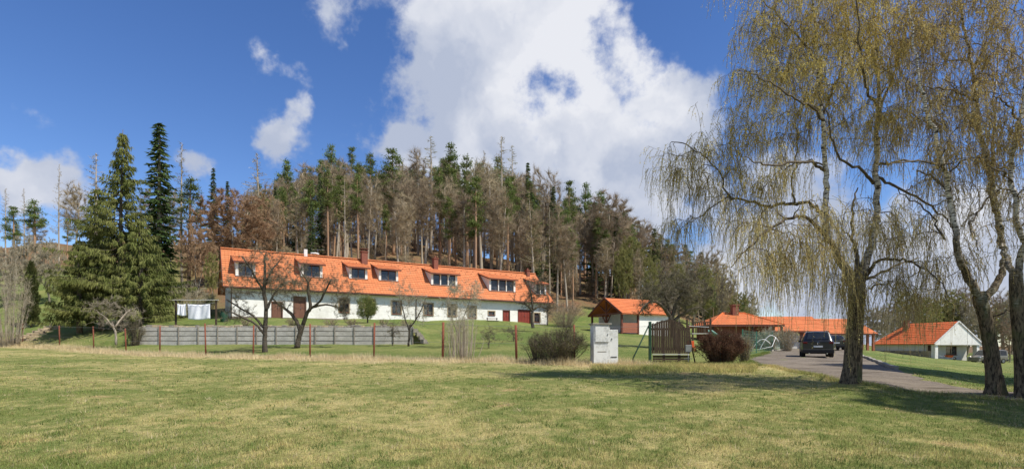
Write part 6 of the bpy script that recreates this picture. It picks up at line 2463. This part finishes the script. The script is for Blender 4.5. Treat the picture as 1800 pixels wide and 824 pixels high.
fruit_tree('leafless tree before the last windows and garage door', 52, 936, [
    (8, [(937, 576, 8), (935, 560, 7), (936, 545, 6)]), (6, [(936, 548, 5), (925, 535, 4.5, -.4), (905, 530, 3, -.7)]), (6, [(936, 545, 5), (950, 538, 4, .3), (965, 545, 2.5, .5)]), (6, [(936, 545, 5), (934, 520, 4), (930, 500, 2)])],
    [(930, 515, 36, 28, 34), (955, 530, 25, 20, 12)], 504, 340, 10, w=.016, bark='bark_dark')
fruit_tree('thin leafless tree in front of the middle windows', 36, 800, [
    (6, [(803, 615, 3), (806, 590, 2.6), (812, 565, 2.2)]), (6, [(806, 590, 2.4), (795, 560, 2), (788, 520, 1.2)]), (6, [(812, 565, 2), (825, 530, 1.6), (832, 495, 1)])],
    [(808, 530, 38, 45, 24)], 505, 260, 10, tw=.3, fine='twig_grey', bark='bark_grey')
for k, (px, top, Y) in enumerate(((859, 596, 34), (787 + 115, 592, 42), (690, 588, 40))):
    fruit_tree(('young staked fruit tree on the lawn left of the rusty fence post', 'tiny young fruit tree on the lawn below the garage door', 'sapling growing over the retaining wall')[k], Y, px,
               [(6, [(px, 625 if k == 0 else 612, 2.5), (px + 1, top + 5, 2), (px, top - 12, 1)])], [(px, top - 4, 10, 15, 12)], 510 + k, 60, 5, bark='bark_dark')
fruit_tree('dark spreading leafless apple tree behind the board gate', 36, 1188, [
    (9, [(1188, 612, 12), (1184, 580, 11), (1178, 555, 10)]), (7, [(1178, 556, 9), (1165, 538, 8, -.3), (1150, 530, 6, -.5), (1135, 535, 4, -.7), (1122, 552, 2, -.9)]),
    (7, [(1180, 560, 9), (1190, 530, 7, .3), (1205, 510, 5, .5), (1215, 490, 3, .6)]), (6, [(1182, 565, 7), (1205, 548, 6, .8), (1228, 540, 4, 1.2), (1245, 550, 2, 1.4)]), (6, [(1178, 552, 6), (1168, 515, 4.5, .5), (1160, 490, 3, .8)])],
    [(1185, 510, 55, 38, 46), (1225, 530, 40, 34, 26), (1150, 525, 34, 26, 18)], 520, 620, 16, bark='bark_dark', w=.013)
fruit_tree('small bare fruit tree before the foot of the big spruce', 40, 206, [
    (7, [(204, 606, 5), (203, 585, 4.5), (198, 570, 4)]), (6, [(200, 575, 4), (185, 558, 3, -.4), (172, 548, 2, -.6)]), (6, [(202, 575, 4), (216, 556, 3, .4), (228, 545, 2, .6)])],
    [(200, 552, 36, 24, 26)], 530, 200, 6, fine='twig_grey', bark='bark_pale')


def topiary():
    Y = 49.5
    b = on(646, Y)
    T = Tree(540)
    rs = T.rs
    T.limb([(0, 0, -.3, .08), (.02, 0, .5, .07), (0, 0, 1.2, .05)], 4, 7)
    c = P(645, 541, Y) - b
    A = ellipsoid(rs, 60, (c.x, 0, c.z), (.72, .72, .85))
    T.grow(A, steps=4, rmax=.02, sides=3)
    q = ellipsoid(rs, 5200, (c.x, 0, c.z), (.88, .88, 1.02), .55)
    q += rs.normal(0, .09, q.shape) + .12 * np.sin(q[:, [2, 0, 1]] * 5.0 + 1.0)
    solo(T, [('crown', Geo().tris(spikes(rs, q, rs.normal(0, 1, q.shape) + (q - np.array([c.x, 0, c.z])), rs.uniform(.08, .2, len(q)), rs.uniform(.03, .06, len(q)))), 'bush_leaf')], 'clipped_tree', 'small round evergreen tree before the white wall', b, 'bark_dark')


topiary()


def twiggy_bush(name, label, Y, px, w, h, seed, n=60, per=8, tw=.3, tw_w=.008, fine='twig_dark', leaf=None, nleaf=0, lsize=.05, bark='bark_dark', upright=.3, cat='bush'):
    b = on(px, Y)
    T = Tree(seed)
    rs = T.rs
    m = Y / FPX
    W, H = w * m / 2, h * m
    for k in range(n):
        a = rs.uniform(0, 6.28)
        r = rs.uniform(0, 1) ** .6
        tip = np.array([math.cos(a) * r * W, math.sin(a) * r * W, H * math.sqrt(max(.05, 1 - .75 * r * r)) * rs.uniform(.75, 1.05)])
        root = np.array([math.cos(a) * r * W * upright, math.sin(a) * r * W * upright, -.1])
        mid = root * .45 + tip * .55 + rs.normal(0, .06 * W, 3) + np.array([0, 0, .12 * H])
        T.limb([(*root, .016), (*mid, .010), (*tip, .004)], 4, 4, lev=1, geo=T.fine)
    Pn, Dn = T.nodes(1)
    g = Geo().tris(twigs_from(rs, Pn, Dn, per, tw, tw_w, .8, .25))
    crowns = [('twigs', g, fine)]
    if leaf:
        i = rs.randint(0, len(Pn), nleaf)
        c = Pn[i] + rs.normal(0, .10, (nleaf, 3))
        c = c[c[:, 2] > .05]
        crowns.append(('leaves', Geo().tris(rhombs(rs, c, rs.normal(0, 1, c.shape), rs.uniform(.6, 1.4, len(c)) * lsize, rs.uniform(.4, .7, len(c)) * lsize)), leaf))
    return solo(T, crowns, name, label, b, bark, cat)


twiggy_bush('garden_bush', 'dense dark twiggy bush left of the grey cabinet', 22.8, 985, 108, 66, 601, 120, 12, .24, .007, 'twig_dark', 'bush_leaf', 5200, .045)
twiggy_bush('garden_bush', 'lower bush spreading left of the dense dark bush', 23.5, 945, 60, 52, 602, 50, 9, .2, .007, 'twig_dark', 'bush_leaf', 1800, .04)
twiggy_bush('garden_bush', 'upright thin-stemmed shrub at the fence below the middle windows', 25.4, 812, 80, 88, 603, 60, 6, .3, .005, 'twig_grey', 'bud_olive', 500, .03, bark='bark_pale', upright=.75)
twiggy_bush('hedge_bush', 'dark red-brown bush beside the drive entrance', 23, 1268, 92, 58, 604, 150, 14, .2, .009, 'hedge_red', 'hedge_red', 9000, .055)
twiggy_bush('garden_bush', 'yellowish brushy shrub at the drive corner', 24, 1308, 36, 50, 605, 40, 8, .22, .007, 'twig_grey', 'bud_olive', 700, .04)
twiggy_bush('garden_bush', 'reddish leafless shrub in front of the garage block', 50, 1382, 44, 42, 606, 50, 8, .3, .018, 'twig_brown', None, 0, bark='bark_grey')
twiggy_bush('garden_bush', 'pale leafless shrub behind the green mesh fence', 52, 1352, 60, 40, 607, 50, 8, .3, .018, 'twig_grey', None, 0, bark='bark_grey')
twiggy_bush('garden_bush', 'small clipped green bush by the white garage doors', 56, 1488, 14, 16, 608, 30, 6, .12, .014, 'twig_dark', 'bush_leaf', 1500, .10)
twiggy_bush('garden_bush', 'tall pale leafless shrub at the left edge of the meadow', 44, 18, 74, 150, 609, 70, 10, .5, .012, 'twig_grey', None, 0, bark='bark_pale', upright=.4)
twiggy_bush('garden_bush', 'brown shrub behind the garden steps on the left', 52, 150, 40, 44, 610, 40, 8, .3, .014, 'twig_brown', None, 0)
twiggy_bush('garden_bush', 'brownish heather-like shrub left of the retaining wall', 41.2, 238, 30, 46, 611, 50, 9, .2, .012, 'twig_dark', 'bush_leaf', 900, .05)
twiggy_bush('garden_bush', 'leafless shrub behind the washing line', 50, 330, 80, 62, 612, 60, 9, .35, .014, 'twig_grey', None, 0, bark='bark_pale')
twiggy_bush('garden_bush', 'green shrub between washing line and house corner', 51, 362, 40, 44, 613, 40, 8, .3, .014, 'twig_grey', 'bush_leaf', 1800, .08)
twiggy_bush('garden_bush', 'sprawling brown bramble at the right gable of the white house', 64, 992, 90, 46, 614, 90, 9, .4, .016, 'twig_brown', None, 0, bark='bark_grey')
for k, px in enumerate((430, 510, 575, 620, 670, 705)):
    twiggy_bush('low_shrub', 'low dry shrub on top of the retaining wall', 43.2, px + 4 * (k % 3), 30, 13, 620 + k, 20, 7, .16, .010, 'twig_brown', 'bush_leaf', 260, .05, cat='shrub')['group'] = 'shrubs along the retaining wall'


def thuja():
    b = on(55, 52)
    T = Tree(700)
    rs = T.rs
    T.limb([(0, 0, -.2, .08), (0, 0, 2.5, .06), (0, 0, 5.4, .02)], 4, 6)
    n = 5200
    z = rs.uniform(.2, 6.2, n)
    r = np.interp(z, [0, .8, 3, 5, 6.3], [.45, .62, .55, .36, .05]) * np.sqrt(rs.uniform(.25, 1, n)) * (1 + .2 * np.sin(z * 5))
    a = rs.uniform(0, 6.28, n)
    c = np.stack([np.cos(a) * r, np.sin(a) * r, z], -1)
    d = np.stack([np.cos(a) * .4, np.sin(a) * .4, np.ones(n)], -1) + rs.normal(0, .25, (n, 3))
    solo(T, [('crown', Geo().tris(spikes(rs, c, d, rs.uniform(.15, .4, n), rs.uniform(.05, .1, n))), 'thuja')], 'thuja_tree', 'narrow brownish columnar conifer near the left edge', b, 'bark_dark')


thuja()

# ------------------------------------------------------------------ tell look-alikes apart by their place, left to right
def number_repeats():
    by = {}
    for o in scene.objects:
        if o.parent is None and 'label' in o and 'group' in o:
            by.setdefault(o['label'], []).append(o)
    words = {2: ['left one of two', 'right one of two'], 3: ['left one of three', 'middle one of three', 'right one of three']}
    for label, os_ in by.items():
        n = len(os_)
        if n == 1:
            continue
        os_.sort(key=lambda o: o.location.x / max(o.location.y, 1))
        order = words.get(n) or ['%s from left' % w for w in ('first', 'second', 'third', 'fourth', 'fifth', 'sixth', 'seventh', 'eighth', 'ninth', 'tenth')[:n]]
        for o, w in zip(os_, order):
            o['label'] = '%s, %s' % (label, w)


number_repeats()
